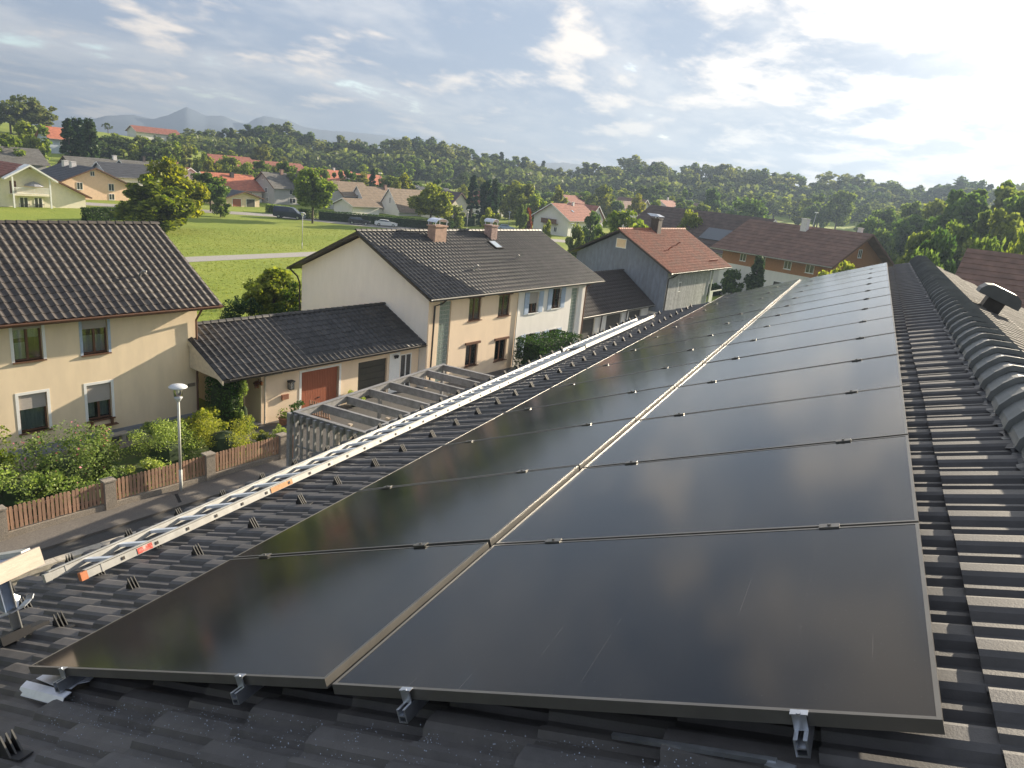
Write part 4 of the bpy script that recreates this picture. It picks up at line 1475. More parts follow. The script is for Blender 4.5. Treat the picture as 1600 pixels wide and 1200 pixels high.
def pergola():
    Z = 3.0
    A = uvw(14.36, 16.64); Bc = uvw(23.57, 18.04)
    dirv = (Bc - A); Lp = dirv.length
    ang = math.degrees(math.atan2(dirv.y, dirv.x))
    t = thing('pergola', 'grey weathered timber pergola standing between our roof and the garages', 'pergola', frame((A.x, A.y, 0), ang))
    Wp = 3.1
    D0 = .24
    for y in (-.05, -Wp + .05):
        B = MB(); B.box(-.1, Lp, y - .05, y + .05, Z - D0, Z); B.build('side_beam', M_WOOD_GREY, t)
        B = MB(); B.box(-.12, Lp + .02, y - .075, y + .075, Z + .002, Z + .03); B.build('cap_board', M_WOOD_GREY, t)
    for x in (0.0, Lp - .1):
        B = MB(); B.box(x - .1, x, -Wp + .102, -.102, Z - D0, Z); B.build('end_beam', M_WOOD_GREY, t)
        B = MB(); B.box(x - .13, x + .03, -Wp + .13, -.13, Z + .002, Z + .03); B.build('cap_board', M_WOOD_GREY, t)
    n = 7
    rb = MB(); rb.box(-.045, .045, -Wp + .102, -.102, Z - .30, Z - .02).box(-.06, .06, -Wp + .13, -.13, Z - .018, Z + .006)
    rm = rb.mesh('rafter', M_WOOD_GREY)
    for k in range(1, n):
        link('rafter', rm, t, Matrix.Translation((Lp * k / n - .06, 0, 0)))
    for x in (-.02, Lp * .5, Lp - .08):
        for y in (-.05, -Wp + .05):
            B = MB(); B.box(x - .06, x + .06, y - .06, y + .06, 0, Z - D0); B.build('post', M_WOOD_GREY, t)
    # slatted end: stub ends under the cap and upright slats with cross laths
    for k in range(10):
        y = -.18 - k * .29
        B = MB(); B.box(-.26, -.1, y - .045, y + .045, Z - .26, Z - .02); B.build('beam_stub', M_WOOD_GREY, t)
        B = MB(); B.box(-.24, -.16, y - .035, y + .035, .1, Z - .26); B.build('slat', M_WOOD_GREY, t)
    for k in range(2):
        z = .7 + k * 1.1
        B = MB(); B.box(-.16, -.125, -Wp, -.1, z, z + .06); B.build('lath', M_WOOD_GREY, t)
    B = MB(); B.box(-.30, -.16, -.02, .12, 0, Z); B.build('corner_post', M_WOOD_GREY, t)
    # timber posts standing inside and a low picket border
    for k, (x, y, h) in enumerate([(1.7, -1.0, 2.35), (2.6, -2.0, 2.6), (4.8, -2.3, 2.75), (6.4, -2.2, 2.75), (7.4, -2.0, 2.7), (1.2, -.9, 2.45)]):
        B = MB(); B.box(x - .07, x + .07, y - .07, y + .07, 0, h); B.build('inner_post', M_BOARD if k < 2 else M_KERB, t)
    f = thing('low_picket_border', 'low row of pale pickets inside the grey pergola', 'fence', frame((A.x, A.y, 0), ang))
    pk = MB(); pk.box(-.045, .045, -.015, .015, .02, 1.1); pm = pk.mesh('picket', M_PICKET)
    for k in range(26):
        link('picket', pm, f, Matrix.Translation((1.0 + k * .2, -1.7, 0)))
    B = MB(); B.box(.9, 6.2, -1.68, -1.64, .3, .36).box(.9, 6.2, -1.68, -1.64, .8, .86); B.build('rail', M_PICKET, f)
    flat('pergola_floor', [frame((A.x, A.y, 0), ang) @ Vector(p) for p in ((-.3, .2, 0), (Lp, .2, 0), (Lp, -6, 0), (-.3, -6, 0))], .03, mat('red_brown_paving', (.21, .155, .125), .9, .15, 6, .3))


pergola()


def street_lamp(name, label, P, h, head_r=.30, pole_r=.045, group=None, m=None):
    t = thing(name, label, 'street lamp', Matrix.Translation(P), group)
    B = MB(); B.tube([(0, 0, 0), (0, 0, .9)], pole_r * 1.35, 10).tube([(0, 0, .9), (0, 0, h - .52)], pole_r, 10)
    B.build('pole', m or mat('lamp_pole_paint', (.50, .50, .46), .5, .08, 4), t, smooth=True)
    B = MB(); B.lathe([(0, h), (head_r * .35, h - .012), (head_r * .8, h - .05), (head_r, h - .10), (head_r * .97, h - .12), (head_r * .3, h - .10), (0, h - .10)], 20)
    B.build('lamp_shade', mat('lamp_cap', (.52, .54, .56), .4, .05, 4), t, smooth=True)
    B = MB(); B.lathe([(head_r * .55, h - .12), (head_r * .42, h - .46), (.0, h - .48)], 14)
    B.build('glass', M_GLASSLAMP, t, smooth=True)
    B = MB(); B.lathe([(.02, h - .11), (.03, h - .2), (.06, h - .40), (.02, h - .45)], 10)
    B.build('bulb', M_WHITE, t, smooth=True)
    B = MB(); B.lathe([(pole_r, h - .62), (head_r * .45, h - .47), (head_r * .45, h - .45), (0, h - .45)], 14)
    B.build('lamp_base', mat('lamp_cap', (.5, .52, .54), .4, .05, 4), t, smooth=True)
    return t


street_lamp('street_lamp', 'mushroom headed street lamp on the pavement in front of the cream house', at_h(283, 772), 3.95)


# ------------------------------------------------------------------ vegetation
def leaf_quads(C, size, up=.35, aspect=.7):
    """one bent leaf quad at each point of C (n x 3), random orientation"""
    n = len(C)
    a = rng.normal(size=(n, 3)); a[:, 2] *= .6
    a /= np.linalg.norm(a, axis=1)[:, None]
    b = rng.normal(size=(n, 3))
    b -= (b * a).sum(1)[:, None] * a
    b /= np.linalg.norm(b, axis=1)[:, None]
    s = size * rng.uniform(.6, 1.35, n)[:, None]
    V = np.empty((n, 4, 3))
    V[:, 0] = C - a * s * .5
    V[:, 1] = C + b * s * .5 * aspect
    V[:, 2] = C + a * s * .5
    V[:, 3] = C - b * s * .5 * aspect
    return V.reshape(-1, 3), np.arange(n * 4).reshape(-1, 4)


def crown_points(n, rx, ry, rz, zc, clumps=26, shape='round', spread=.24, seed=0):
    """points in leaf clumps spread over an uneven crown"""
    r = np.random.default_rng(seed)
    cs = []
    while len(cs) < clumps:
        p = r.normal(size=3); p /= np.linalg.norm(p)
        k = r.uniform(.45, .95)
        q = p * k
        if shape == 'cone':
            z = r.uniform(-1, 1); w = (1 - (z + 1) / 2) ** .9 * .95 + .04
            t = r.uniform(0, 6.28); rr = r.uniform(.55, 1.0)
            q = np.array([math.cos(t) * w * rr, math.sin(t) * w * rr, z])
        elif shape == 'egg':
            q[2] = q[2] * 1.0; q[:2] *= (1.05 - .3 * q[2])
        elif shape == 'tall':
            z = r.uniform(-1, 1); w = max(.12, math.sqrt(max(0, 1 - z * z)) * (.9 + .2 * r.uniform()))
            t = r.uniform(0, 6.28); rr = r.uniform(.3, 1.0)
            q = np.array([math.cos(t) * w * rr, math.sin(t) * w * rr, z])
        elif q[2] < -.75:
            continue
        cs.append(q)
    cs = np.array(cs)
    sz = r.uniform(.7, 1.35, clumps) * spread
    idx = r.integers(0, clumps, n)
    P = r.normal(size=(n, 3))
    P /= np.linalg.norm(P, axis=1)[:, None]
    P *= (r.uniform(0, 1, n) ** .4)[:, None]
    pts = cs[idx] + P * sz[idx][:, None] * np.array([1, 1, .8 if shape != 'cone' else .35])
    return pts * np.array([rx, ry, rz]) + np.array([0, 0, zc]), cs * np.array([rx, ry, rz]) + np.array([0, 0, zc])


def trunk_mb(h, r, clumps, nlimb=7, mi=0, B=None):
    B = B or MB()
    B.tube([(0, 0, -.3), (r * .2, 0, h * .35), (0, r * .3, h * .75), (0, 0, h)], [r * 1.25, r, r * .6, r * .15], 7, mi)
    for c in clumps[:nlimb]:
        z0 = min(h * .8, max(h * .25, c[2] * .55))
        B.tube([(0, 0, z0), (c[0] * .5, c[1] * .5, z0 + (c[2] - z0) * .6), tuple(c)], [r * .45, r * .3, r * .06], 5, mi)
    return B


TREES = {}


def tree_proto(key, n, leaf, shape, m_leaf, aspect_w, zlo, clumps, spread, seed, one=False, trunk_r=.02):
    """unit tree 1 m tall; crown between zlo and 1, half width aspect_w"""
    rz = (1 - zlo) / 2
    pts, cs = crown_points(n, aspect_w, aspect_w, rz * .92, zlo + rz, clumps, shape, spread, seed)
    V, F = leaf_quads(pts, leaf)
    T_ = trunk_mb(.9 if shape in ('cone', 'tall') else .72, trunk_r, cs, 6)
    if one:
        tv = np.array(T_.v); quads = [f for f in T_.f if len(f) == 4]
        F2 = np.array(quads) + len(V)
        me = np_mesh('forest_tree', np.vstack([V, tv]), np.vstack([F, F2]), [m_leaf, M_BARK], [0] * len(F) + [1] * len(F2))
        TREES[key] = (me, None)
    else:
        TREES[key] = (np_mesh('crown', V, F, m_leaf), T_.mesh('trunk', M_BARK, True))


def plant_tree(key, name, label, P, h, w=None, group=None, cat='tree', rot=None):
    cr, tr = TREES[key]
    s = (w or 1.0)
    M = Matrix.Translation(P) @ Matrix.Rotation(random.uniform(0, 6.28) if rot is None else rot, 4, 'Z') @ Matrix.Diagonal((h * s, h * s, h, 1))
    if tr is None:
        o = link(name, cr, None, M)
        return tag(o, label, cat, group)
    t = thing(name, label, cat, M, group)
    link('crown', cr, t); link('trunk', tr, t)
    return t


tree_proto('maple', 9000, .066, 'egg', L_MAPLE, .40, .0, 64, .26, 1)
tree_proto('maple2', 9000, .066, 'egg', L_MAPLE, .42, .06, 64, .26, 2)
tree_proto('round', 8000, .062, 'round', L_LIME, .40, .20, 56, .28, 3)
tree_proto('broad', 5200, .07, 'round', L_GREEN, .42, .12, 34, .28, 4)
tree_proto('broad2', 5200, .07, 'egg', L_GREEN, .40, .10, 30, .26, 5)
tree_proto('bush', 4200, .085, 'round', L_GREEN, .55, .0, 26, .30, 6, trunk_r=.03)
tree_proto('limebush', 4200, .085, 'round', L_LIME, .55, .0, 26, .30, 7, trunk_r=.03)
tree_proto('redbush', 2500, .09, 'round', L_REDDISH, .5, .0, 20, .30, 8, trunk_r=.03)
tree_proto('conifer', 5200, .055, 'cone', L_CONIF, .22, .03, 70, .16, 9)
tree_proto('column', 5200, .055, 'tall', L_CONIF, .17, .0, 50, .30, 10)
tree_proto('f0', 2300, .075, 'egg', L_FOREST, .33, .10, 40, .20, 20, True)
tree_proto('f1', 2300, .075, 'round', L_FOREST, .38, .12, 34, .24, 21, True)
tree_proto('f2', 2300, .07, 'tall', L_FOREST, .24, .08, 36, .30, 22, True)
tree_proto('f3', 2000, .06, 'cone', L_CONIF, .17, .05, 60, .17, 23, True)
tree_proto('f4', 1300, .06, 'egg', L_FOREST, .32, .22, 24, .17, 24, True)
tree_proto('f5', 2300, .08, 'round', L_LIME, .42, .05, 30, .26, 25, True)


def leafy(name, label, M, n, leaf, shape, m_leaf, rx, ry, rz, clumps=24, spread=.3, seed=0, cat='shrub', group=None, core=True, stems=True, flowers=None):
    """a garden shrub: foliage, stems"""
    t = thing(name, label, cat, M, group)
    if shape == 'box':
        r = np.random.default_rng(seed)
        p = r.uniform(-1, 1, (n, 3))
        ax = r.integers(0, 3, n)
        sgn = np.sign(p[np.arange(n), ax])
        p[np.arange(n), ax] = sgn * (1 - np.abs(r.normal(size=n)) * .12)
        p += r.normal(size=(n, 3)) * .025
        pts = p * np.array([rx, ry, rz]) + np.array([0, 0, rz])
        pts[:, 2] = np.maximum(pts[:, 2], .03)
        cs = np.zeros((0, 3))
    else:
        pts, cs = crown_points(n, rx, ry, rz, rz * .95, clumps, shape, spread, seed)
        pts[:, 2] = np.maximum(pts[:, 2], .04)
    V, F = leaf_quads(pts, leaf)
    link('foliage', np_mesh('foliage', V, F, m_leaf), t)
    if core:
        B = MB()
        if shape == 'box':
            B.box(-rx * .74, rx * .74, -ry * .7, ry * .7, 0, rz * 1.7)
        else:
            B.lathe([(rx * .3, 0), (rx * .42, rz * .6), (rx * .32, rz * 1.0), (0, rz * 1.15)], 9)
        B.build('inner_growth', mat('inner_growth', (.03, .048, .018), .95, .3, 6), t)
    if stems and len(cs):
        B = MB()
        for c in cs[:9]:
            B.tube([(c[0] * .1, c[1] * .1, -.1), (c[0] * .5, c[1] * .5, c[2] * .6), tuple(c)], [.025, .018, .006], 5)
        B.build('stems', M_BARK, t)
    if flowers:
        m_f, nf, fs = flowers
        r = np.random.default_rng(seed + 5)
        q = pts[r.integers(0, n, nf)] * np.array([1.05, 1.05, 1.02])
        V, F = leaf_quads(q, fs)
        link('blossoms', np_mesh('blossoms', V, F, m_f), t)
    return t


def at_uv(px, py):
    p = at_h(px, py); return p


def garden():
    g0 = lambda u, v, z=0: Matrix.Translation(uvw(u, v, z))
    leafy('rose_bush', 'tall loose rose bush with pink blossoms behind the fence below the shuttered window', g0(8.6, 21.3), 5200, .085, 'round', L_ROSE, 1.6, 1.2, 1.28, 30, .34, 31, flowers=(L_FLOWER, 60, .09))
    leafy('rose_bush', 'leaning rose bush beside the tall loose one at the middle of the garden', g0(10.2, 21.9), 2300, .08, 'round', L_ROSE, .8, .8, 1.0, 18, .36, 32, flowers=(L_FLOWER, 26, .08))
    leafy('garden_shrub', 'bright green shrub at the left end of the garden by the fence', g0(7.15, 20.7), 3200, .09, 'round', L_SHRUB, 1.2, 1.0, .95, 22, .34, 33)
    leafy('garden_shrub', 'yellowish tall shrub at the far left edge of the garden', g0(7.2, 22.6), 2300, .09, 'round', L_SHRUB_Y, .7, .7, 1.2, 18, .34, 38)
    leafy('garden_shrub', 'low bright shrub just behind the fence left of the second post', g0(8.9, 20.1), 2000, .08, 'round', L_SHRUB, 1.3, .55, .55, 16, .36, 36)
    leafy('garden_shrub', 'small loose shrub behind the fence post below the lamp', g0(10.9, 20.35), 1300, .085, 'round', L_SHRUB, .62, .5, .55, 12, .38, 34)
    leafy('round_hedge', 'large clipped round shrub left of the lamp pole', g0(12.1, 21.0), 7000, .06, 'round', L_SHRUB, 1.5, 1.15, 1.02, 34, .30, 35)
    leafy('round_hedge', 'large clipped round shrub with yellow tips right of the lamp pole', g0(14.3, 20.8), 7000, .055, 'round', L_SHRUB_Y, 1.5, 1.1, .95, 34, .30, 37)
    leafy('garden_shrub', 'pale leaved laurel shrub between the round hedge and the ivy', g0(14.6, 22.5), 2400, .13, 'round', L_SHRUB_Y, .95, .8, .85, 18, .34, 39)
    leafy('garden_shrub', 'low dark shrub against the cream wall behind the round hedge', g0(13.2, 23.0), 1800, .11, 'round', L_SHRUB, .9, .7, .7, 16, .34, 40)
    leafy('small_conifer', 'small round golden conifer at the edge of the forecourt', g0(16.25, 21.2), 1500, .05, 'round', L_SHRUB_Y, .42, .42, .36, 16, .34, 41)
    leafy('small_conifer', 'small round dark conifer right of the golden one', g0(16.8, 20.85), 1500, .05, 'round', L_SHRUB, .42, .42, .38, 16, .34, 42)
    leafy('ivy_column', 'dense dark ivy column under the porch roof', g0(16.05, 23.5), 5200, .085, 'box', L_IVY, .34, .75, 1.12, seed=43, cat='climbing plant', stems=False)
    leafy('ivy_column', 'sunlit ivy pillar at the front of the porch', g0(16.4, 22.65), 2600, .085, 'tall', L_SHRUB, .36, .34, 1.1, 18, .34, 44, cat='climbing plant')
    leafy('garden_shrub', 'dark shrub at the wall left of the red brown door', g0(19.0, 22.4), 1800, .085, 'round', L_IVY, .6, .5, .45, 14, .34, 45)
    leafy('garden_shrub', 'small green shrub between the two garage doors', g0(22.5, 22.6), 900, .09, 'round', L_SHRUB, .5, .4, .45, 10, .36, 46)
    leafy('big_hedge', 'tall dense clipped hedge in front of the white half house', Matrix.Translation(uvw(36.9, 21.0)) @ Matrix.Rotation(R(VA), 4, 'Z'), 9000, .11, 'box', L_HEDGE, 2.4, .95, 1.08, seed=47, cat='hedge', stems=False)
    leafy('hanging_basket', 'hanging flower basket under the porch roof', g0(17.25, 22.85, 1.75), 500, .06, 'round', L_REDDISH, .22, .22, .22, 8, .4, 48, cat='plant', core=False, stems=False)
    B = MB(); B.tube([tuple(uvw(17.25, 22.85, 2.1)), tuple(uvw(17.25, 22.85, 2.5))], .01, 5)
    b = thing('plant_pot', 'clay pot with bare plant on the forecourt by the peach wall', 'plant pot', g0(18.25, 22.5))
    B = MB(); B.lathe([(.0, .0), (.14, 0), (.19, .3), (.21, .3), (.21, .34), (.17, .34), (.15, .28), (0, .28)], 14); B.build('pot', mat('clay', (.3, .14, .08), .8, .15, 6), b)
    V, F = leaf_quads(rng.normal(size=(160, 3)) * .12 + np.array([0, 0, .52]), .08); link('foliage', np_mesh('foliage', V, F, L_SHRUB), b)
    # behind the garage
    P = at_d(370, 470, 46)
    leafy('dark_conifer_bush', 'wide dark conifer bush behind the garage roof', Matrix.Translation((P.x, P.y, gz(P.x, P.y))), 5000, .13, 'egg', L_CONIF, 1.5, 1.4, 1.75, 34, .24, 50)
    P = at_d(428, 418, 50)
    z = gz(P.x, P.y)
    plant_tree('round', 'fruit_tree', 'small light green fruit tree behind the garage roof', Vector((P.x, P.y, z)), P.z - z, 1.0)
    P = at_d(456, 470, 48)
    leafy('dark_conifer_bush', 'dark hedge plant at the back corner of the long house', Matrix.Translation((P.x, P.y, gz(P.x, P.y))), 3000, .14, 'egg', L_HEDGE, 1.1, 1.3, 1.9, 20, .3, 51)
    P = at_d(535, 372, 62)
    leafy('brown_bush', 'brown round bush behind the long house roof', Matrix.Translation((P.x, P.y, gz(P.x, P.y))), 2500, .16, 'round', leaf_mat('brown_leaves', (.05, .04, .02), (.12, .10, .05), .3), 1.9, 1.9, 2.1, 22, .3, 52)
    # lawn behind the fence
    flat('garden_lawn', [uvw(-12, 19.3), uvw(15.8, 19.3), uvw(15.8, 24.0), uvw(-12, 24.0)], .02, mat('garden_grass', (.05, .085, .018), .95, .35, 9, .7, 60, var2=.5, scale2=1.0, tint2=(.09, .075, .04)))


garden()


ASPECT = {'maple': .40, 'maple2': .42, 'round': .40, 'broad': .42, 'broad2': .40, 'bush': .55, 'limebush': .55, 'redbush': .5, 'conifer': .22, 'column': .17, 'f0': .33, 'f1': .38, 'f2': .24, 'f3': .17, 'f4': .32, 'f5': .42}


def gtree(key, name, label, px, vtop, dist, wpx, group=None):
    """tree whose top is seen at (px, vtop), standing at the given distance with a crown wpx wide"""
    P = at_d(px, vtop, dist)
    z = gz(P.x, P.y)
    h = max(1.0, P.z - z)
    return plant_tree(key, name, label, Vector((P.x, P.y, z)), h, wpx * dist / FPX / (2 * ASPECT[key] * h), group)


gtree('maple', 'maple_tree', 'front yellow green maple standing in the field behind the cream house roof', 240, 277, 124, 92)
gtree('maple2', 'maple_tree', 'taller yellow green maple just behind the front maple', 268, 247, 132, 80)
gtree('broad', 'dark_shrub_tree', 'dark olive tree beside the red roofed house and the low garage', 328, 266, 172, 52)
gtree('bush', 'round_shrub', 'small brownish round shrub at the foot of the dark olive tree', 344, 306, 160, 26)
gtree('round', 'lime_tree', 'round lime tree on the road verge beside the dark van', 490, 263, 160, 60)
gtree('round', 'lime_tree', 'round lime tree behind the left chimney of the long house', 676, 287, 168, 62)
gtree('broad2', 'street_tree', 'green tree between the orange roofs behind the lime tree', 528, 263, 215, 30)
gtree('conifer', 'spruce_tree', 'small dark spruce right of the orange roofs', 583, 262, 235, 22)
gtree('conifer', 'cypress_tree', 'tall dark conifer left of the chimney gap', 741, 271, 195, 30)
gtree('column', 'cypress_tree', 'dark columnar conifer right of the tall conifer', 762, 284, 192, 22)
gtree('column', 'cypress_tree', 'second columnar conifer beside the first one', 774, 282, 196, 18)
gtree('bush', 'round_shrub', 'dark shrub under the tall dark conifer', 712, 318, 178, 36)
gtree('broad', 'garden_tree', 'dark broad tree between the small red house and the white house', 822, 283, 215, 58)
gtree('limebush', 'garden_tree', 'yellow green tree in front of the dark broad tree', 845, 300, 198, 48)
gtree('limebush', 'garden_shrub', 'pale round shrub by the road lamps', 768, 322, 165, 30)
gtree('broad', 'garden_shrub', 'tall green shrub beside the red one', 818, 316, 170, 20)
gtree('redbush', 'red_shrub', 'red autumn shrub left of the white house', 828, 322, 172, 16)
gtree('maple2', 'garden_tree', 'yellow green tree with bright yellow lower leaves above the white house', 942, 288, 250, 40)
gtree('maple', 'garden_shrub', 'bright yellow shrub under the tree above the white house', 948, 305, 240, 22)
gtree('limebush', 'garden_tree', 'wide bright lime green tree above the red tiled roof', 985, 322, 118, 85)
gtree('limebush', 'garden_tree', 'second bright lime green tree right of the red tiled roof ridge', 1082, 322, 128, 50)
gtree('broad2', 'garden_tree', 'grey green tree on the meadow edge before the wood', 1025, 290, 300, 26)
gtree('broad2', 'garden_tree', 'green tree in front of the wood left of the big round one', 1075, 293, 270, 30)
gtree('broad', 'garden_tree', 'slim green tree beside the big round one', 1118, 290, 262, 26)
gtree('bush', 'round_tree', 'big round sunlit tree behind the brown roofs', 1172, 305, 235, 68)
gtree('limebush', 'garden_shrub', 'young yellow shrub in front of the white house wall', 857, 340, 140, 14)
gtree('bush', 'round_shrub', 'round green shrub right of the white house', 905, 346, 118, 32)
gtree('bush', 'round_shrub', 'small bright shrub below the cross gable', 938, 348, 122, 24)
gtree('bush', 'round_shrub', 'dark round shrub in the cross gable garden', 926, 325, 148, 34)
gtree('column', 'cypress_tree', 'dark cone shaped yew in front of the brown boarded house', 1187, 402, 88, 26)
gtree('limebush', 'garden_tree', 'yellow green bush in front of the brown house gable', 1318, 400, 76, 58)
gtree('bush', 'round_shrub', 'low shrub beside the white garage gable', 1150, 418, 98, 36)
gtree('broad', 'meadow_tree', 'pair of pale round trees on the meadow, the right one', 1318, 293, 300, 44)
gtree('broad2', 'meadow_tree', 'pair of pale round trees on the meadow, the left one', 1287, 300, 305, 36)
gtree('bush', 'garden_tree', 'low wide tree behind the brown house ridge', 1362, 332, 190, 46)
gtree('broad', 'park_tree', 'pale round tree in the haze right of the meadow', 1440, 309, 210, 46)
big = [('broad', 1452, 352, 100, 52), ('bush', 1470, 345, 95, 60), ('limebush', 1495, 335, 118, 60), ('broad', 1515, 288, 150, 90), ('broad2', 1560, 275, 155, 95), ('broad', 1600, 284, 150, 90), ('broad2', 1540, 322, 118, 80), ('broad', 1585, 318, 112, 80), ('bush', 1440, 366, 130, 50), ('broad', 1480, 305, 180, 60), ('bush', 1455, 380, 80, 60), ('broad', 1640, 290, 130, 90), ('limebush', 1610, 345, 95, 60), ('broad2', 1680, 300, 120, 90), ('bush', 1555, 360, 86, 60), ('broad', 1430, 330, 170, 60), ('bush', 1385, 352, 160, 50), ('broad', 1395, 322, 220, 50)]
ways = ['at the left foot of', 'in the lower part of', 'with pale leaves inside', 'near the crest of', 'tallest against the sky in', 'right of the tallest in', 'in the middle of', 'on the right side of', 'low in front of', 'on the upper left of',
        'closest to the ridge tiles in', 'at the far right of', 'bright and low on the right of', 'beyond the right end of', 'behind the neighbouring roof in', 'on the left flank of', 'lowest behind the brown gable in', 'most distant on the left of']
for (k, px, vt, ds, w), wy in zip(big, ways):
    gtree(k, 'park_tree', 'hazy tree %s the group above the neighbouring roof' % wy, px, vt, ds, w, 'trees in the hazy group on the right')

def village_trees():
    u = 330
    kinds = [('broad', 'dark green garden tree among the far houses'), ('limebush', 'bright green garden tree among the far houses'), ('broad2', 'green garden tree among the far houses'), ('bush', 'wide green garden tree among the far houses'), ('maple', 'yellowish garden tree among the far houses')]
    while u < 1180:
        k, lab = random.choice(kinds)
        hv = 196.2 + .0975 * u
        d = random.uniform(215, 300)
        P = at_d(u, hv + random.uniform(8, 22), d)
        z = gz(P.x, P.y)
        h = max(3, P.z - z)
        plant_tree(k, 'garden_tree', lab, Vector((P.x, P.y, z)), h, random.uniform(22, 44) * d / FPX / (2 * ASPECT[k] * h), 'garden trees among the far houses')
        u += random.uniform(12, 30)


village_trees()
# trees on the hill at the left
gtree('f1', 'hill_tree', 'big dark oak on the hilltop at the left edge', 12, 152, 340, 44, 'big trees on the hilltop')
gtree('f1', 'hill_tree', 'tallest dark oak on the hilltop', 34, 144, 345, 40, 'big trees on the hilltop')
gtree('f0', 'hill_tree', 'dark oak on the right of the hilltop group', 58, 149, 345, 44, 'big trees on the hilltop')
gtree('f5', 'hill_shrub', 'wide yellow green tree below the hilltop oaks', 22, 184, 250, 56)
gtree('f5', 'hill_shrub', 'yellow green tree right of the wide one below the oaks', 52, 190, 255, 40)
gtree('f5', 'hill_shrub', 'grey green bush low at the left edge', 4, 206, 225, 46)
gtree('conifer', 'spruce_tree', 'broad green spruce left of the double conifer on the slope', 105, 182, 240, 36)
gtree('column', 'spruce_tree', 'dark conifer of the pair on the slope', 122, 187, 250, 26)
gtree('column', 'spruce_tree', 'lighter conifer of the pair on the slope', 138, 188, 238, 24)
for i, (px, vt, ds) in enumerate([(160, 208, 300), (175, 206, 310), (192, 210, 300), (208, 208, 310), (222, 212, 300), (238, 210, 305), (252, 216, 290), (268, 217, 285), (286, 222, 270), (170, 220, 285), (200, 222, 280), (232, 224, 280), (150, 214, 295)]):
    gtree('f5' if i % 3 == 1 else 'f1', 'hill_hedge_tree', 'tree in the dark belt on the slope below the farm', px, vt, ds, 34, 'trees in the belt on the slope')
gtree('f5', 'hill_shrub', 'sunlit round tree at the right end of the slope belt', 268, 222, 250, 30)
gtree('f5', 'hill_shrub', 'sunlit bush in front of the slope wood', 310, 228, 255, 24)
gtree('f4', 'hill_tree', 'thin young tree on the field crest', 168, 190, 400, 14)

# ------------------------------------------------------------------ the wood
prof = [(270, 200), (300, 193), (340, 196), (380, 191), (420, 184), (460, 200), (490, 214), (520, 212), (545, 203), (580, 220), (610, 210), (640, 208), (700, 218), (760, 228), (800, 240), (820, 232),
        (850, 252), (900, 258), (940, 247), (980, 248), (1030, 243), (1060, 256), (1100, 258), (1130, 250), (1170, 256), (1210, 258), (1250, 274), (1300, 268), (1350, 276), (1400, 280), (1450, 290), (1500, 282), (1600, 286), (1800, 300)]
px_, pv_ = zip(*prof)


def wood():
    g = 'trees of the wood along the valley'
    lab = {'f0': 'leafy tree in the wood behind the village', 'f1': 'round crowned tree in the wood behind the village', 'f2': 'tall narrow tree in the wood behind the village', 'f3': 'dark spruce in the wood behind the village',
           'f4': 'thin open tree at the edge of the wood', 'f5': 'pale green tree at the edge of the wood'}
    n = 0
    for row, (ds, drop, step) in enumerate(((470, 0, 19), (440, 9, 19), (415, 22, 22), (398, 38, 27))):
        u = 262 + row * 5
        while u < 1690:
            v = np.interp(u, px_, pv_) + drop + random.uniform(-6, 9)
            k = random.choice(['f0', 'f0', 'f1', 'f1', 'f2', 'f2', 'f3', 'f4'] if row < 3 else ['f1', 'f5', 'f0', 'f1'])
            P = at_d(u + random.uniform(-4, 4), v, ds + random.uniform(-14, 14))
            z = gz(P.x, P.y)
            plant_tree(k, 'forest_tree', lab[k], Vector((P.x, P.y, z)), max(6, P.z - z), random.uniform(1.05, 1.5), g)
            n += 1
            u += step * random.uniform(.75, 1.25)
    return n


wood()


def edge_trees():
    u = 275
    g = 'lower trees along the edge of the wood'
    lab = {'f0': 'lower leafy tree at the edge of the wood', 'f1': 'lower round tree at the edge of the wood', 'f5': 'pale low tree at the edge of the wood', 'f2': 'narrow low tree at the edge of the wood'}
    while u < 1500:
        if not (765 < u < 812 or 1285 < u < 1345):
            k = random.choice(['f0', 'f1', 'f5', 'f5', 'f2'])
            v = np.interp(u, px_, pv_) + random.uniform(34, 58)
            d = random.uniform(300, 385)
            P = at_d(u, v, d); z = gz(P.x, P.y)
            plant_tree(k, 'edge_tree', lab[k], Vector((P.x, P.y, z)), max(4, P.z - z), random.uniform(1.1, 1.6), g)
        u += random.uniform(11, 22)


edge_trees()
# dense undergrowth under the wood, one mass nobody could count
r = np.random.default_rng(77)
us = r.uniform(262, 1690, 16000)
pts = []
for u in us:
    d = r.uniform(392, 480)
    v = np.interp(u, px_, pv_)
    P = at_d(u, v, d)
    z = gz(P.x, P.y)
    pts.append((P.x, P.y, z + r.uniform(0, max(2, (P.z - z) * .55))))
V, F = leaf_quads(np.array(pts), 2.6)
o = link('undergrowth', np_mesh('undergrowth', V, F, L_FOREST))
tag(o, kind='stuff')


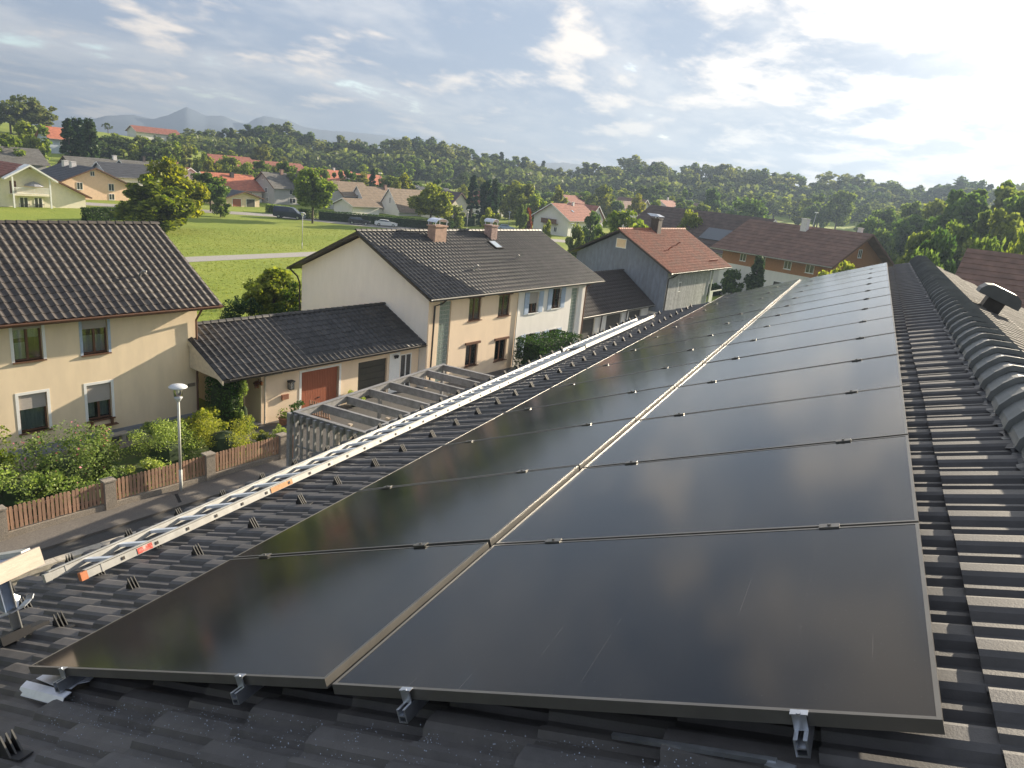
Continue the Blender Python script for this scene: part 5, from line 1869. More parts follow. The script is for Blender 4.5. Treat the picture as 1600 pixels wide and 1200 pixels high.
# ------------------------------------------------------------------ far houses
def far_house(name, label, P, ang, L, D, hw, hr, m_wall, m_roof, anchor='left', ov=.7, og=.7, wins=(), chims=(), pitch_back=None, cat='house', group=None, steep=None, rooflights=(), doors=(), lower=None):
    """gable house; P is the ridge end seen at the gable of the anchor side, L along the ridge, D deep"""
    a = R(ang)
    ex = Vector((math.cos(a), math.sin(a), 0)); ey = Vector((-math.sin(a), math.cos(a), 0))
    g0 = gz(P.x, P.y)
    o = Vector((P.x, P.y, 0)) - ey * (D / 2)
    if anchor == 'left':
        o += ex * og
    else:
        o -= ex * (L + og)
    o.z = g0
    t = thing(name, label, cat, frame(o, ang), group)
    B = MB()
    B.prism([(0, 0, -1.5), (0, D, -1.5), (0, D, hw), (0, D / 2, hr - .25), (0, 0, hw)], (L, 0, 0))
    w = B.build('wall', m_wall, t)
    if lower:
        m_, hh = lower
        B = MB(); B.box(-.03, L + .03, -.03, D + .03, -1.4, hh); B.build('base_wall', m_, t)
    sl = (hr - hw) / (D / 2)
    ye = -ov; ze = hw + .25 - ov * sl
    r_ = roof_slabs(L, og, og, ye, ze, D / 2, hr, D + ov, ze, .2).build('roof', m_roof, t)
    # tile courses: low steps standing proud across the slopes
    B = MB()
    n = max(4, int(math.hypot(D / 2 + ov, hr - ze) / .7))
    for s in (0, 1):
        for k in range(n):
            f = k / n
            y = ye + (D / 2 - ye) * f; z = ze + (hr - ze) * f
            y2 = ye + (D / 2 - ye) * (k + 1) / n; z2 = ze + (hr - ze) * (k + 1) / n
            if s:
                y, y2 = D - y, D - y2
            B.add([(-og, y, z + .05), (L + og, y, z + .05), (L + og, y2, z2 + .01), (-og, y2, z2 + .01), (-og, y, z - .02), (L + og, y, z - .02)],
                  [(0, 1, 2, 3) if not s else (3, 2, 1, 0), (4, 5, 1, 0) if not s else (0, 1, 5, 4)])
    c_ = B.build('tile_courses', m_roof, t); c_['kind'] = 'stuff'
    for x in (-og - .03, L + og):
        B = MB()
        B.prism([(x, ye, ze - .22), (x, ye, ze + .02), (x, D / 2, hr + .02), (x, D + ov, ze + .02), (x, D + ov, ze - .22), (x, D / 2, hr - .24)], (.03, 0, 0))
        B.build('barge_board', M_WOOD_BR if m_wall is not M_STUCCO_W else M_WHITE, t)
    B = MB(); B.box(-og, L + og, ye - .1, ye, ze - .12, ze + .0); B.build('gutter', mat('zinc_gutter', (.35, .34, .32), .5, .1, 6), t)
    for (face, p, z, ww, hh) in wins:
        if face == 'front': FM = Matrix.Translation((0, -.035, 0)); x = p * L
        elif face == 'left': FM = Matrix.Translation((-.035, 0, 0)) @ Matrix.Rotation(R(-90), 4, 'Z'); x = -p * D
        else: FM = Matrix.Translation((L + .035, 0, 0)) @ Matrix.Rotation(R(90), 4, 'Z'); x = p * D
        window(t, FM, x - ww / 2, z, ww, hh, M_WHITE, 2, None, 0, None, recess=-.03, m_glass=M_GLASS_FAR, fw=.07, sill=M_WHITE)
    for (face, p, ww, hh, m_) in doors:
        if face == 'front': FM = Matrix.Translation((0, 0, 0)); x = p * L
        elif face == 'left': FM = Matrix.Rotation(R(-90), 4, 'Z'); x = -p * D
        else: FM = Matrix.Translation((L, 0, 0)) @ Matrix.Rotation(R(90), 4, 'Z'); x = p * D
        B = MB()
        B.box(x - ww / 2 - .1, x - ww / 2, -.08, .02, 0, hh + .1).box(x + ww / 2, x + ww / 2 + .1, -.08, .02, 0, hh + .1).box(x - ww / 2, x + ww / 2, -.08, .02, hh, hh + .1)
        d = B.build('door_frame', M_WHITE, t, FM)
        B = MB(); B.box(x - ww / 2, x + ww / 2, -.04, .02, 0, hh); B.build('door', m_, d)
    for (x, y, w_, h_, m_) in chims:
        zc = hr - abs(y - .5) * D * sl
        chimney(t, x * L, y * D, zc - .8, zc + h_, w_, w_ * .8, m_)
    for (x, y, w_, h_) in rooflights:
        FM, sl_ = slope_frame(0, ye, ze, D / 2, hr)
        B = MB(); B.box(x * L, x * L + w_, y * sl_, y * sl_ + h_, .05, .14)
        B.build('roof_light', mat('skylight_glass', (.35, .42, .5), .12, .05, 2, spec=.8), t, FM)
    return t


TU, TV = VA, VA - 90
WH, GY = M_STUCCO_W, mat('grey_render', (.42, .42, .42), .9, .06, 2, .2)
M_SALMON = mat('salmon_render', (.80, .57, .41), .9, .05, 2, .2)
M_CREAM2 = mat('light_cream_render', (.82, .76, .60), .9, .05, 2, .2)
M_BRICKCH = mat('far_chimney', (.36, .22, .17), .85, .2, 5)
M_DARKCH = mat('far_dark_chimney', (.07, .06, .06), .85, .2, 5)
M_WHCH = mat('far_white_chimney', (.7, .68, .66), .85, .1, 5)

# cream house with loggia balcony at the left edge
P = at_h(42, 258, 7.2)
cream = far_house('house', 'light cream gabled house with a balcony at the left edge', P, TV, 12, 19.4, 2.2, 7.2, M_CREAM2, M_ROOF_FAR_RD, 'right', .8, .9,
                  wins=[])


def cream_balcony():
    t = cream
    L = 12
    FM = Matrix.Translation((L, 0, 0)) @ Matrix.Rotation(R(90), 4, 'Z')      # x along the gable, y into the wall
    x0, x1, dep = 6.9, 13.0, 1.6
    B = MB(); B.box(x0, x1, -dep, 0, 2.05, 2.3); B.build('balcony_floor', M_CREAM2, t, FM)
    B = MB()
    B.box(x0, x1, -dep, -dep + .05, 3.35, 3.45).box(x0, x1, -dep, -dep + .05, 2.42, 2.5)
    n = 34
    for k in range(n):
        x = x0 + (x1 - x0) * k / n
        B.box(x + .04, x + .11, -dep + .01, -dep + .04, 2.5, 3.35)
    B.build('balcony_railing', M_WHITE, t, FM)
    for x in (x0, x1 - .25):
        B = MB(); B.box(x, x + .25, -dep - .02, -dep + .22, -1, 5.2); B.build('balcony_post', M_WHITE, t, FM)
    B = MB(); B.box(x0 + .2, x0 + 1.2, -.04, .02, 2.3, 4.4); B.build('balcony_door', M_WOOD_BR, t, FM)
    for x in (8.4, 10.7):
        B = MB(); B.box(x, x + .12, -.06, .02, -1, 1.75).box(x + 1.28, x + 1.4, -.06, .02, -1, 1.75).box(x + .12, x + 1.28, -.06, .02, 1.63, 1.75).box(x + .64, x + .76, -.06, .02, -1, 1.63)
        w = B.build('window', M_WHITE, t, FM)
        B = MB(); B.box(x + .12, x + 1.28, -.02, .01, -1, 1.63); B.build('pane', M_GLASS_FAR, w)
        B = MB()
        for k in range(9):
            B.box(x - .1 + k * .2, x - .07 + k * .2, -.16, -.13, -.5, .55)
        B.box(x - .15, x + 1.6, -.17, -.12, .5, .58)
        B.build('window_railing', M_GUTTER, t, FM)
    for a, b in (((5.6, 4.95), (9.7, 7.35)), ((9.7, 7.35), (14.0, 4.75))):
        B = MB(); B.prism([(a[0], -2.2, a[1]), (b[0], -2.2, b[1]), (b[0], -2.2, b[1] - .28), (a[0], -2.2, a[1] - .28)], (0, 2.2, 0)); B.build('balcony_roof', M_WHITE, t, FM)
    u = thing('parasol', 'folded grey parasol on the balcony of the cream house', 'parasol', t.matrix_basis @ FM @ Matrix.Translation((10.6, -.8, 2.3)))
    B = MB(); B.tube([(0, 0, 0), (0, 0, 2.1)], .03, 6); B.build('pole', M_WHITE, u)
    B = MB(); B.lathe([(0, 2.2), (.6, 2.0), (1.5, 1.5), (1.55, 1.42), (0, 1.75)], 10); B.build('canopy', mat('grey_canvas', (.32, .32, .35), .8, .1, 5), u)


cream_balcony()
P = at_h(150, 262, 6.7)
far_house('house', 'salmon gabled house with dark roof and two white chimneys behind the cream roof', P, TV, 14, 14.0, 3.4, 6.7, M_SALMON, M_ROOF_FAR_DK, 'right', .8, .9,
          wins=[('right', .28, 2.0, 1.2, 1.5), ('right', .47, 4.9, .9, 1.0), ('right', .74, 2.0, 1.2, 1.5), ('right', .74, .1, 1.2, 1.3)], chims=[(.25, .42, 1.2, 1.2, M_WHCH), (.5, .42, 1.2, 1.2, M_WHCH)])
P = at_h(186, 249, 8.2)
far_house('house', 'white house with grey roof half hidden by the maples', P, TU, 12, 9.5, 5.2, 8.2, WH, M_ROOF_FAR_GY, 'left', .7, .6, wins=[('front', .3, 3.2, 1.1, 1.3), ('front', .3, .8, 1.1, 1.3), ('left', .5, 3.2, 1, 1.2)], chims=[(.45, .5, .6, 1.2, M_DARKCH)])
P = at_h(60, 233, 8.0)
far_house('house', 'brown roofed house behind the cream house at the far left', P, TU, 16, 11, 4.6, 8.0, GY, M_ROOF_FAR_GY, 'right', .7, .7, chims=[(.35, .5, .8, 1.6, M_DARKCH)])
P = at_h(98, 243, 7.6)
far_house('house', 'long grey roofed house between the salmon house and the slope', P, TU, 19, 9, 4.6, 7.6, GY, M_ROOF_FAR_GY, 'left', .6, .6, chims=[(.62, .5, .9, 1.0, M_WHCH)])
P = at_h(150, 252, 7.6)
far_house('house', 'dark blue roofed house directly behind the salmon house', P, TU, 12, 9, 4.8, 7.6, WH, M_ROOF_FAR_DK, 'left', .6, .6)
P = at_h(312, 268, 6.8)
far_house('house', 'white house with bright orange roof behind the dark olive tree', P, TU, 14, 10.5, 3.2, 6.8, WH, M_ROOF_FAR_OR, 'left', .8, .6, wins=[('front', .55, 1.3, 1.1, 1.2), ('front', .75, 1.3, 1.1, 1.2), ('left', .5, 3.4, 1.0, 1.2)], chims=[(.55, .38, .9, 1.2, M_DARKCH)])
P = at_h(298, 266, 7.8, 215)
far_house('house', 'second orange roofed house left of the white gable', P, TV, 12, 9.0, 4.3, 7.4, WH, M_ROOF_FAR_OR, 'right', .8, .6, chims=[(.5, .5, .7, 1.0, M_BRICKCH)])
P = at_h(384, 299, 3.7)
far_house('garage', 'low garage with brown gable and two doors at the road', P, TV, 10, 9.0, 2.1, 3.7, M_STUCCO_P, M_ROOF_FAR_DK, 'right', .7, 1.0, doors=[('right', .3, 2.3, 1.8, M_DOOR_RED), ('right', .72, 2.3, 1.8, M_DOOR_DK)], cat='garage')
P = at_h(408, 268, 8.0)
far_house('house', 'grey gabled house with two brick chimneys behind the dark van', P, TU, 13, 9.6, 4.4, 8.0, GY, M_ROOF_FAR_GY, 'left', .6, .6,
          wins=[('left', .5, 5.9, .7, 1.0), ('left', .35, 2.7, 1.0, 1.3), ('front', .45, 2.7, 2.0, 1.2), ('front', .45, .4, 2.0, 1.3), ('left', .3, .4, .9, 1.2)], chims=[(.42, .45, .8, 1.3, M_BRICKCH), (.85, .45, .8, 1.3, M_BRICKCH)])
P = at_h(322, 240, 6.5)
far_house('barn', 'long red roofed farm building at the foot of the slope', P, TU, 16, 9, 3.8, 6.5, M_WOOD_BR, M_ROOF_FAR_RD, 'left', .8, .8, cat='barn')
P = at_h(352, 246, 7.0)
far_house('barn', 'longest red roofed farm building before the wood', P, TU, 30, 11, 4.0, 7.0, M_WOOD_BR, M_ROOF_FAR_RD, 'left', .8, .8, cat='barn')
P = at_h(487, 263, 7.8)
far_house('house', 'long orange roofed house behind the round lime tree', P, TU, 16, 11, 4.4, 7.8, WH, M_ROOF_FAR_OR, 'left', .8, .8, chims=[(.55, .5, .6, .8, M_WHCH)])
P = at_h(545, 270, 7.4)
far_house('house', 'orange roofed house right of the green tree among the orange roofs', P, TU, 13, 10, 4.2, 7.4, WH, M_ROOF_FAR_OR, 'left', .8, .8)
P = at_h(517, 282, 7.5)
far_house('house', 'tan roofed house behind the round lime tree', P, TU, 10, 9, 4.2, 7.5, GY, M_ROOF_FAR_TAN, 'left', .7, .7)
P = at_h(534, 309, 3.9)
far_house('garage', 'low white garage with tan hipped roof behind the long hedge', P, TU, 9, 7, 2.2, 3.9, WH, M_ROOF_FAR_TAN, 'left', .6, .6, cat='garage')
P = at_h(557, 290, 6.8)
far_house('house', 'steep white gable house with tan roof, the left one of the pair', P, TU, 13, 7.6, 1.8, 6.8, WH, M_ROOF_FAR_TAN, 'left', .5, .4, wins=[('left', .5, 3.2, 1.1, 1.2)], chims=[(.75, .45, .7, 1.2, M_BRICKCH)])
P = at_h(607, 294, 6.9)
far_house('house', 'steep white gable house with tan roof, the right one of the pair', P, TU, 14, 8.0, 1.4, 6.9, WH, M_ROOF_FAR_TAN, 'left', .5, .4, wins=[('left', .45, 3.0, .6, 1.5)], rooflights=[(.45, .4, .8, 1.2)], chims=[(.5, .6, .9, .8, M_BRICKCH)])
P = at_h(600, 286, 7.0)
far_house('house', 'dark roofed house behind the steep pair', P, TU, 14, 9, 4.2, 7.0, WH, M_ROOF_FAR_DK, 'left', .6, .6, chims=[(.6, .5, .9, .7, M_BRICKCH)])
P = at_h(652, 291, 7.0)
far_house('house', 'second dark roofed house behind the steep pair', P, TU, 13, 9, 4.2, 7.0, WH, M_ROOF_FAR_DK, 'left', .6, .6)
P = at_h(722, 301, 7.6)
far_house('house', 'white gabled house with dark purple roof beside the tall conifer', P, TV, 10, 8.5, 4.0, 7.6, M_CREAM2, mat('far_purple_roof', (.07, .045, .055), .8, .2, 1.2), 'right', .6, .5, wins=[('right', .4, 2.6, 1.4, 1.2)])
P = at_h(784, 303, 7.0)
far_house('house', 'tiny white gable house with pink roof among the garden trees', P, TV, 9, 6.5, 3.6, 7.0, WH, M_ROOF_FAR_RD, 'right', .6, .5)
P = at_h(861, 317, 7.7)
far_house('house', 'white house with red brown roof, balcony and cross gable', P, TU, 14, 10.5, 4.2, 7.7, WH, M_ROOF_FAR_RD, 'left', .8, .8, wins=[('left', .66, .8, .9, 1.2), ('left', .35, .8, .9, 1.2), ('front', .3, 3.0, .9, 1.1)], chims=[(.62, .45, .6, .9, M_WHCH)], rooflights=[(.35, .5, .7, .7)])
wh = bpy.data.objects[[o.name for o in COL.objects if o.name.startswith('house') and o.get('label', '').startswith('white house with red brown')][0]]
B = MB()
FMw = Matrix.Translation((-.02, 0, 0)) @ Matrix.Rotation(R(-90), 4, 'Z')
B.box(-7.6, -3.0, -1.0, 0, 2.7, 2.85).box(-7.6, -3.0, -1.0, -.92, 2.85, 3.9)
B.build('balcony', M_WOOD_BR, wh, FMw)
P = at_h(937, 322, 7.4)
far_house('house', 'white cross gable with dark barge boards right of the white house', P, TV, 9, 8.0, 3.8, 7.4, WH, M_ROOF_FAR_RD, 'right', .7, .6, wins=[('right', .6, 2.8, 1.1, 1.2)])
for i, (px, py, h, ang, m_, lab) in enumerate([(878, 304, 7.6, TU, M_ROOF_FAR_RD, 'first of the row of far brown red roofs, left of the yellow tree'), (962, 313, 7.6, TU, M_ROOF_FAR_BR, 'far brown roof right of the yellow tree'),
                                               (1012, 312, 8.0, TV, M_ROOF_FAR_BR, 'far brown roof with a small white gable in the row'), (1030, 312, 7.8, TU, M_ROOF_FAR_RD, 'far red brown roof right of the small white gable'),
                                               (1068, 316, 7.6, TU, M_ROOF_FAR_BR, 'rightmost of the row of far brown roofs'), (985, 328, 7.2, TU, M_ROOF_FAR_BR, 'brown roofed house behind the bright lime tree')]):
    P = at_h(px, py, h)
    far_house('house', lab, P, ang, 13 if ang == TU else 10, 9.5, 4.6, h, WH, m_, 'left' if ang == TU else 'right', .7, .7, chims=[(.5, .5, .6, 1.1, M_WHCH)] if i in (3, 4) else [])
# brown terrace on the right
P = at_d(1365, 366, 99)
TC = -117.7
hz = P.z - gz(P.x, P.y)
far_house('house', 'chalet with orange brown boarded upper floor and white ground floor behind the panels', P, TC, 15, 12.6, 6.3, hz, M_WOOD_OR, M_ROOF_FAR_BR, 'right', 1.1, 1.3,
          wins=[('front', .22, 4.75, .9, 1.15), ('front', .42, 4.85, .7, .9), ('front', .66, 4.7, 1.0, 1.15), ('front', .86, 4.7, 1.1, 1.2), ('front', .78, 1.9, 1.1, 1.3), ('front', .93, 1.9, 1.0, 1.3), ('right', .62, 3.6, 1.2, 1.4), ('right', .52, 6.9, .8, 1.0)],
          doors=[('front', .42, 1.2, 3.0, M_DOOR_DK), ('front', .60, 1.2, 3.0, M_DOOR_DK)], chims=[(.52, .42, .8, 1.5, M_WHCH), (.95, .55, .5, .9, M_WHCH)], lower=(WH, 4.2))
P = at_d(1212, 343, 122)
hz = P.z - gz(P.x, P.y)
tb = far_house('house', 'long house with dark brown roof and solar collectors left of the boarded chalet', P, TC, 24, 13.5, 5.4, hz, WH, mat('far_dark_brown_roof', (.085, .056, .046), .8, .25, 1.2, .4, 8), 'right', 1.0, 1.0,
               wins=[('front', .50, 2.8, 1.1, 1.4), ('front', .66, 2.8, 1.5, 1.4), ('front', .80, 2.8, 1.1, 1.4)], chims=[(.75, .6, 2.2, .9, M_WHCH)])
sl0 = (hz - 5.4) / 6.75
FM, sl_ = slope_frame(0, -1.0, 5.65 - sl0, 6.75, hz)
B = MB(); B.box(15.5, 22.0, 2.6, 5.4, .08, .16); B.build('solar_collector', mat('collector_glass', (.06, .07, .085), .3, .1, 3, spec=.7), tb, FM)
P = at_h(1168, 402, 4.6)
far_house('garage', 'white gabled garage with dark roof beside the boarded house', P, TV, 8, 6.5, 2.8, 4.6, WH, M_ROOF_FAR_BR, 'right', .5, .4, cat='garage')
# neighbouring roof on the right
P = at_h(1512, 388, 9.6)
nb = far_house('house', 'large neighbouring house with hazy brown roof beyond our ridge', P, TV, 26, 12.5, 6.4, 9.6, GY, M_ROOF_FAR_BR, 'left', .9, .6, chims=[])
# farms on the hill
for px, py, ds, L, D, hw, h, lab, mw, mr in ((62, 196, 300, 9, 9, 4.6, 8.0, 'white house with orange roof below the hilltop oaks', mat('pale_blue_render', (.5, .56, .66), .9, .05, 2), M_ROOF_FAR_OR),
                                             (203, 195, 420, 22, 9, 3.4, 6.0, 'long low farmhouse with red roof on the hill crest', WH, M_ROOF_FAR_RD)):
    P = at_d(px, py, ds); P.z = gz(P.x, P.y)
    hz = at_d(px, py, ds).z
    t = far_house('house', lab, P, TU, L, D, hw, h, mw, mr, 'left', .8, .8, wins=[('front', .4, hw - 2.2, 1.1, 1.2), ('front', .7, hw - 2.2, 1.1, 1.2)])
    t.location.z = hz - h

# rough grass in the field: small tufts nobody could count
r = np.random.default_rng(19)
pts = []
while len(pts) < 36000:
    P = at_h(r.uniform(270, 560), r.uniform(338, 500), 0.0, 30.0) if len(pts) < 400 else None
    if P is None:
        u_ = r.uniform(20, 105); v_ = r.uniform(36, 112)
        q = uvw(u_, v_); P = q
    d_ = math.hypot(P.x - CAM[0], P.y - CAM[1])
    dd = abs((P.x - pa.x) * (-dp.y) + (P.y - pa.y) * dp.x)
    if dd < 3.0:
        continue
    pts.append((P.x, P.y, gz(P.x, P.y) + .03))
pts = np.array(pts)
V, F = leaf_quads(pts, .17)
V[:, 2] = np.maximum(V[:, 2], np.repeat(pts[:, 2], 4) - .02)
o = link('grass_tufts', np_mesh('grass_tufts', V, F, leaf_mat('tuft_grass', (.15, .20, .03), (.30, .32, .08), .3, 0, 0)))
tag(o, kind='stuff')

# ------------------------------------------------------------------ hedges, fence and lamps in the distance
ha, hb = at_h(462, 344), at_h(708, 364)
hd = (hb - ha); hn = Vector((-hd.y, hd.x, 0)).normalized()
mid = (ha + hb) / 2 + hn * 5.0


def long_hedge(label, a, b, off, h, w, n, m=None):
    d = b - a
    nn = Vector((-d.y, d.x, 0)).normalized()
    c = (a + b) / 2 + nn * off
    M = Matrix.Translation((c.x, c.y, gz(c.x, c.y))) @ Matrix.Rotation(math.atan2(d.y, d.x), 4, 'Z')
    leafy('hedge', label, M, n, .26, 'box', m or L_HEDGE, Vector((d.x, d.y)).length / 2, w / 2, h / 2, seed=61, cat='hedge', stems=False)


long_hedge('long dark clipped hedge along the far road', ha, hb, 5.5, 2.1, 1.4, 9000)
long_hedge('low green hedge left of the dark van', at_h(396, 333), at_h(431, 337), 5.5, 1.9, 1.3, 2500, L_SHRUB)
long_hedge('dark hedge below the salmon house', at_h(138, 346), at_h(200, 345), 1.0, 2.0, 1.3, 3500)
long_hedge('dark hedge in front of the parked blue car', at_h(1105, 462), at_h(1165, 452), 0.0, 1.5, 1.4, 4000, L_HEDGE)
long_hedge('dark hedge along the garden right of the long hedge', at_h(715, 362), at_h(800, 352), 5.0, 2.0, 1.5, 3000)


def board_fence():
    a, b = at_d(62, 236, 215), at_d(140, 246, 205)
    a.z = gz(a.x, a.y); b.z = gz(b.x, b.y)
    d = b - a
    t = thing('board_fence', 'long dark grey board fence at the foot of the slope', 'fence', Matrix.Translation(a) @ Matrix.Rotation(math.atan2(d.y, d.x), 4, 'Z'))
    L = Vector((d.x, d.y)).length
    n = 24
    B = MB(); B.box(-.02, L / n - .06, -.03, .03, -.5, 2.6); me = B.mesh('board', mat('dark_grey_boards', (.10, .105, .11), .8, .15, 3, objrand=.15))
    for k in range(n):
        link('board', me, t, Matrix.Translation((L * k / n, 0, d.z * k / n)))


board_fence()
M_POLE = mat('pole_grey', (.45, .46, .46), .5, .1, 4)
street_lamp('street_lamp', 'slim street lamp at the edge of the field path', at_h(472, 389), 5.2, .32, .05, m=M_POLE)
street_lamp('street_lamp', 'street lamp between the two chimneys of the long house', at_h(729, 362), 5.0, .35, .06, m=M_POLE)
street_lamp('street_lamp', 'street lamp by the parked cars left of the white house', at_h(794, 360), 4.6, .4, .06, m=M_POLE)
street_lamp('street_lamp', 'street lamp in front of the brown boarded house', at_h(1182, 462), 4.6, .42, .07, m=M_POLE)
street_lamp('street_lamp', 'street lamp left of the round shrub by the white house', at_h(890, 382), 4.6, .4, .06, m=M_POLE)
P = at_d(1268, 345, 240); P.z = gz(P.x, P.y)
t = thing('floodlight_mast', 'tall leaning floodlight mast on the meadow', 'mast', Matrix.Translation(P))
B = MB(); B.tube([(0, 0, 0), (.9, -.9, 10.5)], [.14, .09], 8); B.build('pole', M_POLE, t)
B = MB(); B.box(.3, 1.5, -1.3, -.4, 10.5, 10.8); B.build('floodlight', M_WHITE, t)
P = at_d(592, 320, 235); P.z = gz(P.x, P.y)
t = thing('utility_pole', 'utility pole with cross arm behind the steep white gables', 'pole', Matrix.Translation(P))
zt = at_d(592, 268, 235).z - P.z
B = MB(); B.tube([(0, 0, 0), (0, 0, zt)], .12, 7); B.build('pole', M_WOOD_GREY, t)
B = MB(); B.box(-.9, .9, -.06, .06, zt - .5, zt - .35); B.build('cross_arm', M_WHITE, t)


# ------------------------------------------------------------------ vehicles
def car(label, P, ang, col, kind='sedan', L=4.6, W=1.8, H=1.45, name='parked_car', cat='car', group='cars parked along the far road'):
    t = thing(name, label, cat, Matrix.Translation(P) @ Matrix.Rotation(ang, 4, 'Z'), group)
    paint = mat('paint_%s' % label.split()[0], col, .22, .04, 3, spec=.7)
    if kind == 'sedan':
        low = [(-.5, .30), (-.5, .62), (-.46, .70), (-.22, .72), (.16, .70), (.40, .62), (.5, .48), (.5, .24), (.42, .2), (-.44, .2)]
        top = [(-.40, .70), (-.27, .97), (-.16, 1.0), (.02, .99), (.10, .95), (.25, .69)]
    elif kind == 'estate':
        low = [(-.5, .30), (-.5, .62), (-.48, .72), (-.22, .72), (.16, .70), (.40, .62), (.5, .48), (.5, .24), (.42, .2), (-.44, .2)]
        top = [(-.48, .70), (-.43, .95), (-.30, 1.0), (.0, .99), (.10, .94), (.25, .69)]
    else:
        low = [(-.5, .18), (-.5, .55), (-.49, .60), (.22, .58), (.40, .50), (.5, .38), (.5, .18), (.42, .14), (-.44, .14)]
        top = [(-.495, .59), (-.48, .97), (-.44, 1.0), (.05, .99), (.14, .96), (.33, .54)]

    def shell(prof, wl, wh, z0, z1):
        B = MB()
        n = len(prof)
        V = []
        for sx in (-1, 1):
            for x, z in prof:
                f = (z - z0) / max(.01, z1 - z0)
                V.append((x * L, sx * W / 2 * (wl + (wh - wl) * f), z * H))
        F = [(i, (i + 1) % n, (i + 1) % n + n, i + n) for i in range(n)] + [tuple(range(n)), tuple(range(2 * n - 1, n - 1, -1))]
        B.add(V, F)
        return B
    body = shell(low, 1.0, .96, .2, .72).build('body', paint, t)
    cab = shell(top, .95, .76, .6, 1.0).build('cabin', paint, t)
    # glazing proud of the cabin sides
    gl = []
    cx = sum(p[0] for p in top) / len(top); cz = sum(p[1] for p in top) / len(top)
    if kind == 'van':
        gpoly = [(.02, .62), (.03, .92), (.13, .91), (.26, .60)]
    else:
        gpoly = [(cx + (x - cx) * .84, cz + (z - cz) * .72) for x, z in top]
    zb, zt_ = .6, 1.0
    for sx in (-1, 1):
        V = []
        for x, z in gpoly:
            f = (z - zb) / (zt_ - zb)
            V.append((x * L, sx * (W / 2 * (.95 + (.76 - .95) * f) + .012), z * H))
        B = MB(); B.add(V, [tuple(range(len(V))) if sx < 0 else tuple(range(len(V) - 1, -1, -1))])
        B.build('side_window', M_GLASS_FAR, t)
    a, b = top[-1], top[-2]
    def strip_(p, q, off, nm):
        V = []
        for f in (.12, .9):
            xx = p[0] + (q[0] - p[0]) * f; zz = p[1] + (q[1] - p[1]) * f
            w = W / 2 * (.95 + (.76 - .95) * (zz - zb) / (zt_ - zb)) * .9
            V += [(xx * L + off, -w, zz * H + .012), (xx * L + off, w, zz * H + .012)]
        B = MB(); B.add([V[0], V[1], V[3], V[2]], [(0, 1, 2, 3)]); B.build(nm, M_GLASS_FAR, t)
    strip_(a, b, .015, 'windscreen')
    if kind != 'van':
        strip_(top[0], top[1], -.015, 'rear_window')
    wr = .33 if kind != 'van' else .38
    for wx in (-.31, .32):
        for sx in (-1, 1):
            B = MB()
            n = 14
            c = [(wx * L + wr * math.cos(2 * math.pi * i / n), sx * (W / 2 - .09), wr + wr * math.sin(2 * math.pi * i / n)) for i in range(n)]
            B.prism([Vector(p) - Vector((0, .11, 0)) for p in c], (0, .22, 0))
            w_ = B.build('wheel', M_RUBBER, t)
            B = MB()
            c = [(wx * L + wr * .62 * math.cos(2 * math.pi * i / n), sx * (W / 2 - .09) - .118, wr + wr * .62 * math.sin(2 * math.pi * i / n)) for i in range(n)]
            B.prism(c, (0, .236, 0)); B.build('rim', M_STEEL, w_)
    for sx in (-1, 1):
        B = MB(); B.box(L * .475, L * .502, sx * W * .36 - .16, sx * W * .36 + .16, H * .46, H * .55); B.build('headlight', mat('lamp_lens', (.6, .62, .65), .15, .05, 4, spec=.8), t)
        B = MB(); B.box(-L * .504, -L * .485, sx * W * .38 - .12, sx * W * .38 + .12, H * .5, H * .62); B.build('tail_light', mat('red_lens', (.35, .02, .02), .2, .05, 4), t)
    return t


def road_pt(px, py, off=0.0):
    p = at_h(px, py)
    return Vector((p.x, p.y, gz(p.x, p.y) + .03))


rdir = at_h(474, 343) - at_h(432, 339); a1 = math.atan2(rdir.y, rdir.x)
rdir = at_h(640, 358) - at_h(545, 350); a2 = math.atan2(rdir.y, rdir.x)
car('navy van parked on the far road beside the round lime tree', road_pt(452, 342), a1, (.012, .022, .05), 'van', 6.4, 2.0, 2.45, 'parked_van', 'van')
car('dark navy estate car parked in front of the long hedge', road_pt(561, 351), a2, (.012, .016, .032), 'estate', 4.7, 1.8, 1.48)
car('white saloon car parked in front of the long hedge', road_pt(603, 354), a2, (.72, .74, .76), 'sedan', 4.9, 1.82, 1.42)
car('blue car parked behind the dark hedge near the timber clad house', road_pt(1156, 452), R(-60), (.06, .10, .2), 'estate', 4.4, 1.8, 1.5)
car('pale blue car parked by the street lamp left of the white house', road_pt(790, 360), a2, (.35, .45, .6), 'sedan', 4.4, 1.78, 1.42)


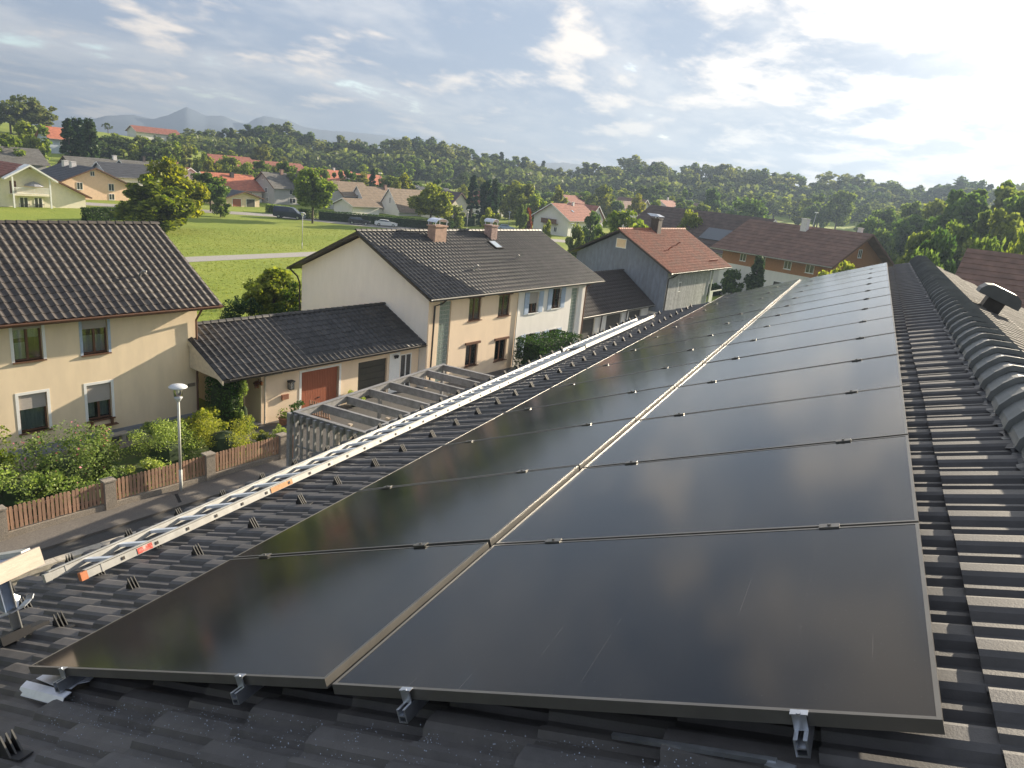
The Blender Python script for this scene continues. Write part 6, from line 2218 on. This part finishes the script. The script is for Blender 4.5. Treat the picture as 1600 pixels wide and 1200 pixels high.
# ------------------------------------------------------------------ mountains
def mountains():
    m1 = mat('haze_blue_mountain', (.09, .12, .16), .95, .15, .004, 0)  # blue-grey of distant haze mixed into the base colour
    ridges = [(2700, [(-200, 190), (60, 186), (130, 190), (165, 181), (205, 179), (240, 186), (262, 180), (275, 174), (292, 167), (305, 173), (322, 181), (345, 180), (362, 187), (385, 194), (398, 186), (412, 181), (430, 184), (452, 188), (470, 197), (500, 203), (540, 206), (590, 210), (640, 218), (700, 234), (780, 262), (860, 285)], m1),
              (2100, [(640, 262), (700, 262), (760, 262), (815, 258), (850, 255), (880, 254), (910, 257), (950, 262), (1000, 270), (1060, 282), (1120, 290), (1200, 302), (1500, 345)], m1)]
    for k, (d, pr, m) in enumerate(ridges):
        B = MB()
        xs, vs = zip(*pr)
        us = np.arange(xs[0], xs[-1], 6)
        V = []
        for u in us:
            v = np.interp(u, xs, vs) + (rng.normal() * .3)
            P = at_d(u, v, d)
            z0 = gz(P.x, P.y)
            dx, dy = P.x - CAM[0], P.y - CAM[1]
            h = max(P.z, z0 + 1)
            V.append((CAM[0] + dx * .86, CAM[1] + dy * .86, z0 - 1))
            V.append((CAM[0] + dx * .93, CAM[1] + dy * .93, z0 + (h - z0) * .55 + rng.normal() * .8))
            V.append((P.x, P.y, h))
            V.append((CAM[0] + dx * 1.07, CAM[1] + dy * 1.07, z0 - 1))
        F = []
        for i in range(len(us) - 1):
            for j in range(3):
                a = i * 4 + j
                F.append((a, a + 4, a + 5, a + 1))
        B.add(V, F)
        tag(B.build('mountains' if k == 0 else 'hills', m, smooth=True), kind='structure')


mountains()


def haze():
    m = bpy.data.materials.new('haze')
    m.use_nodes = True
    T = NT(m.node_tree)
    T.n.clear()
    v = T.node('ShaderNodeVolumePrincipled')
    v.inputs['Color'].default_value = (.27, .35, .48, 1)
    v.inputs['Density'].default_value = 0.0005
    v.inputs['Anisotropy'].default_value = 0.35
    T.node('ShaderNodeOutputMaterial', Volume=v.outputs[0])
    B = MB(); B.box(-3200, 3200, -3200, 3200, -4.0, 190)
    o = B.build('haze', m)
    tag(o, kind='stuff')


haze()
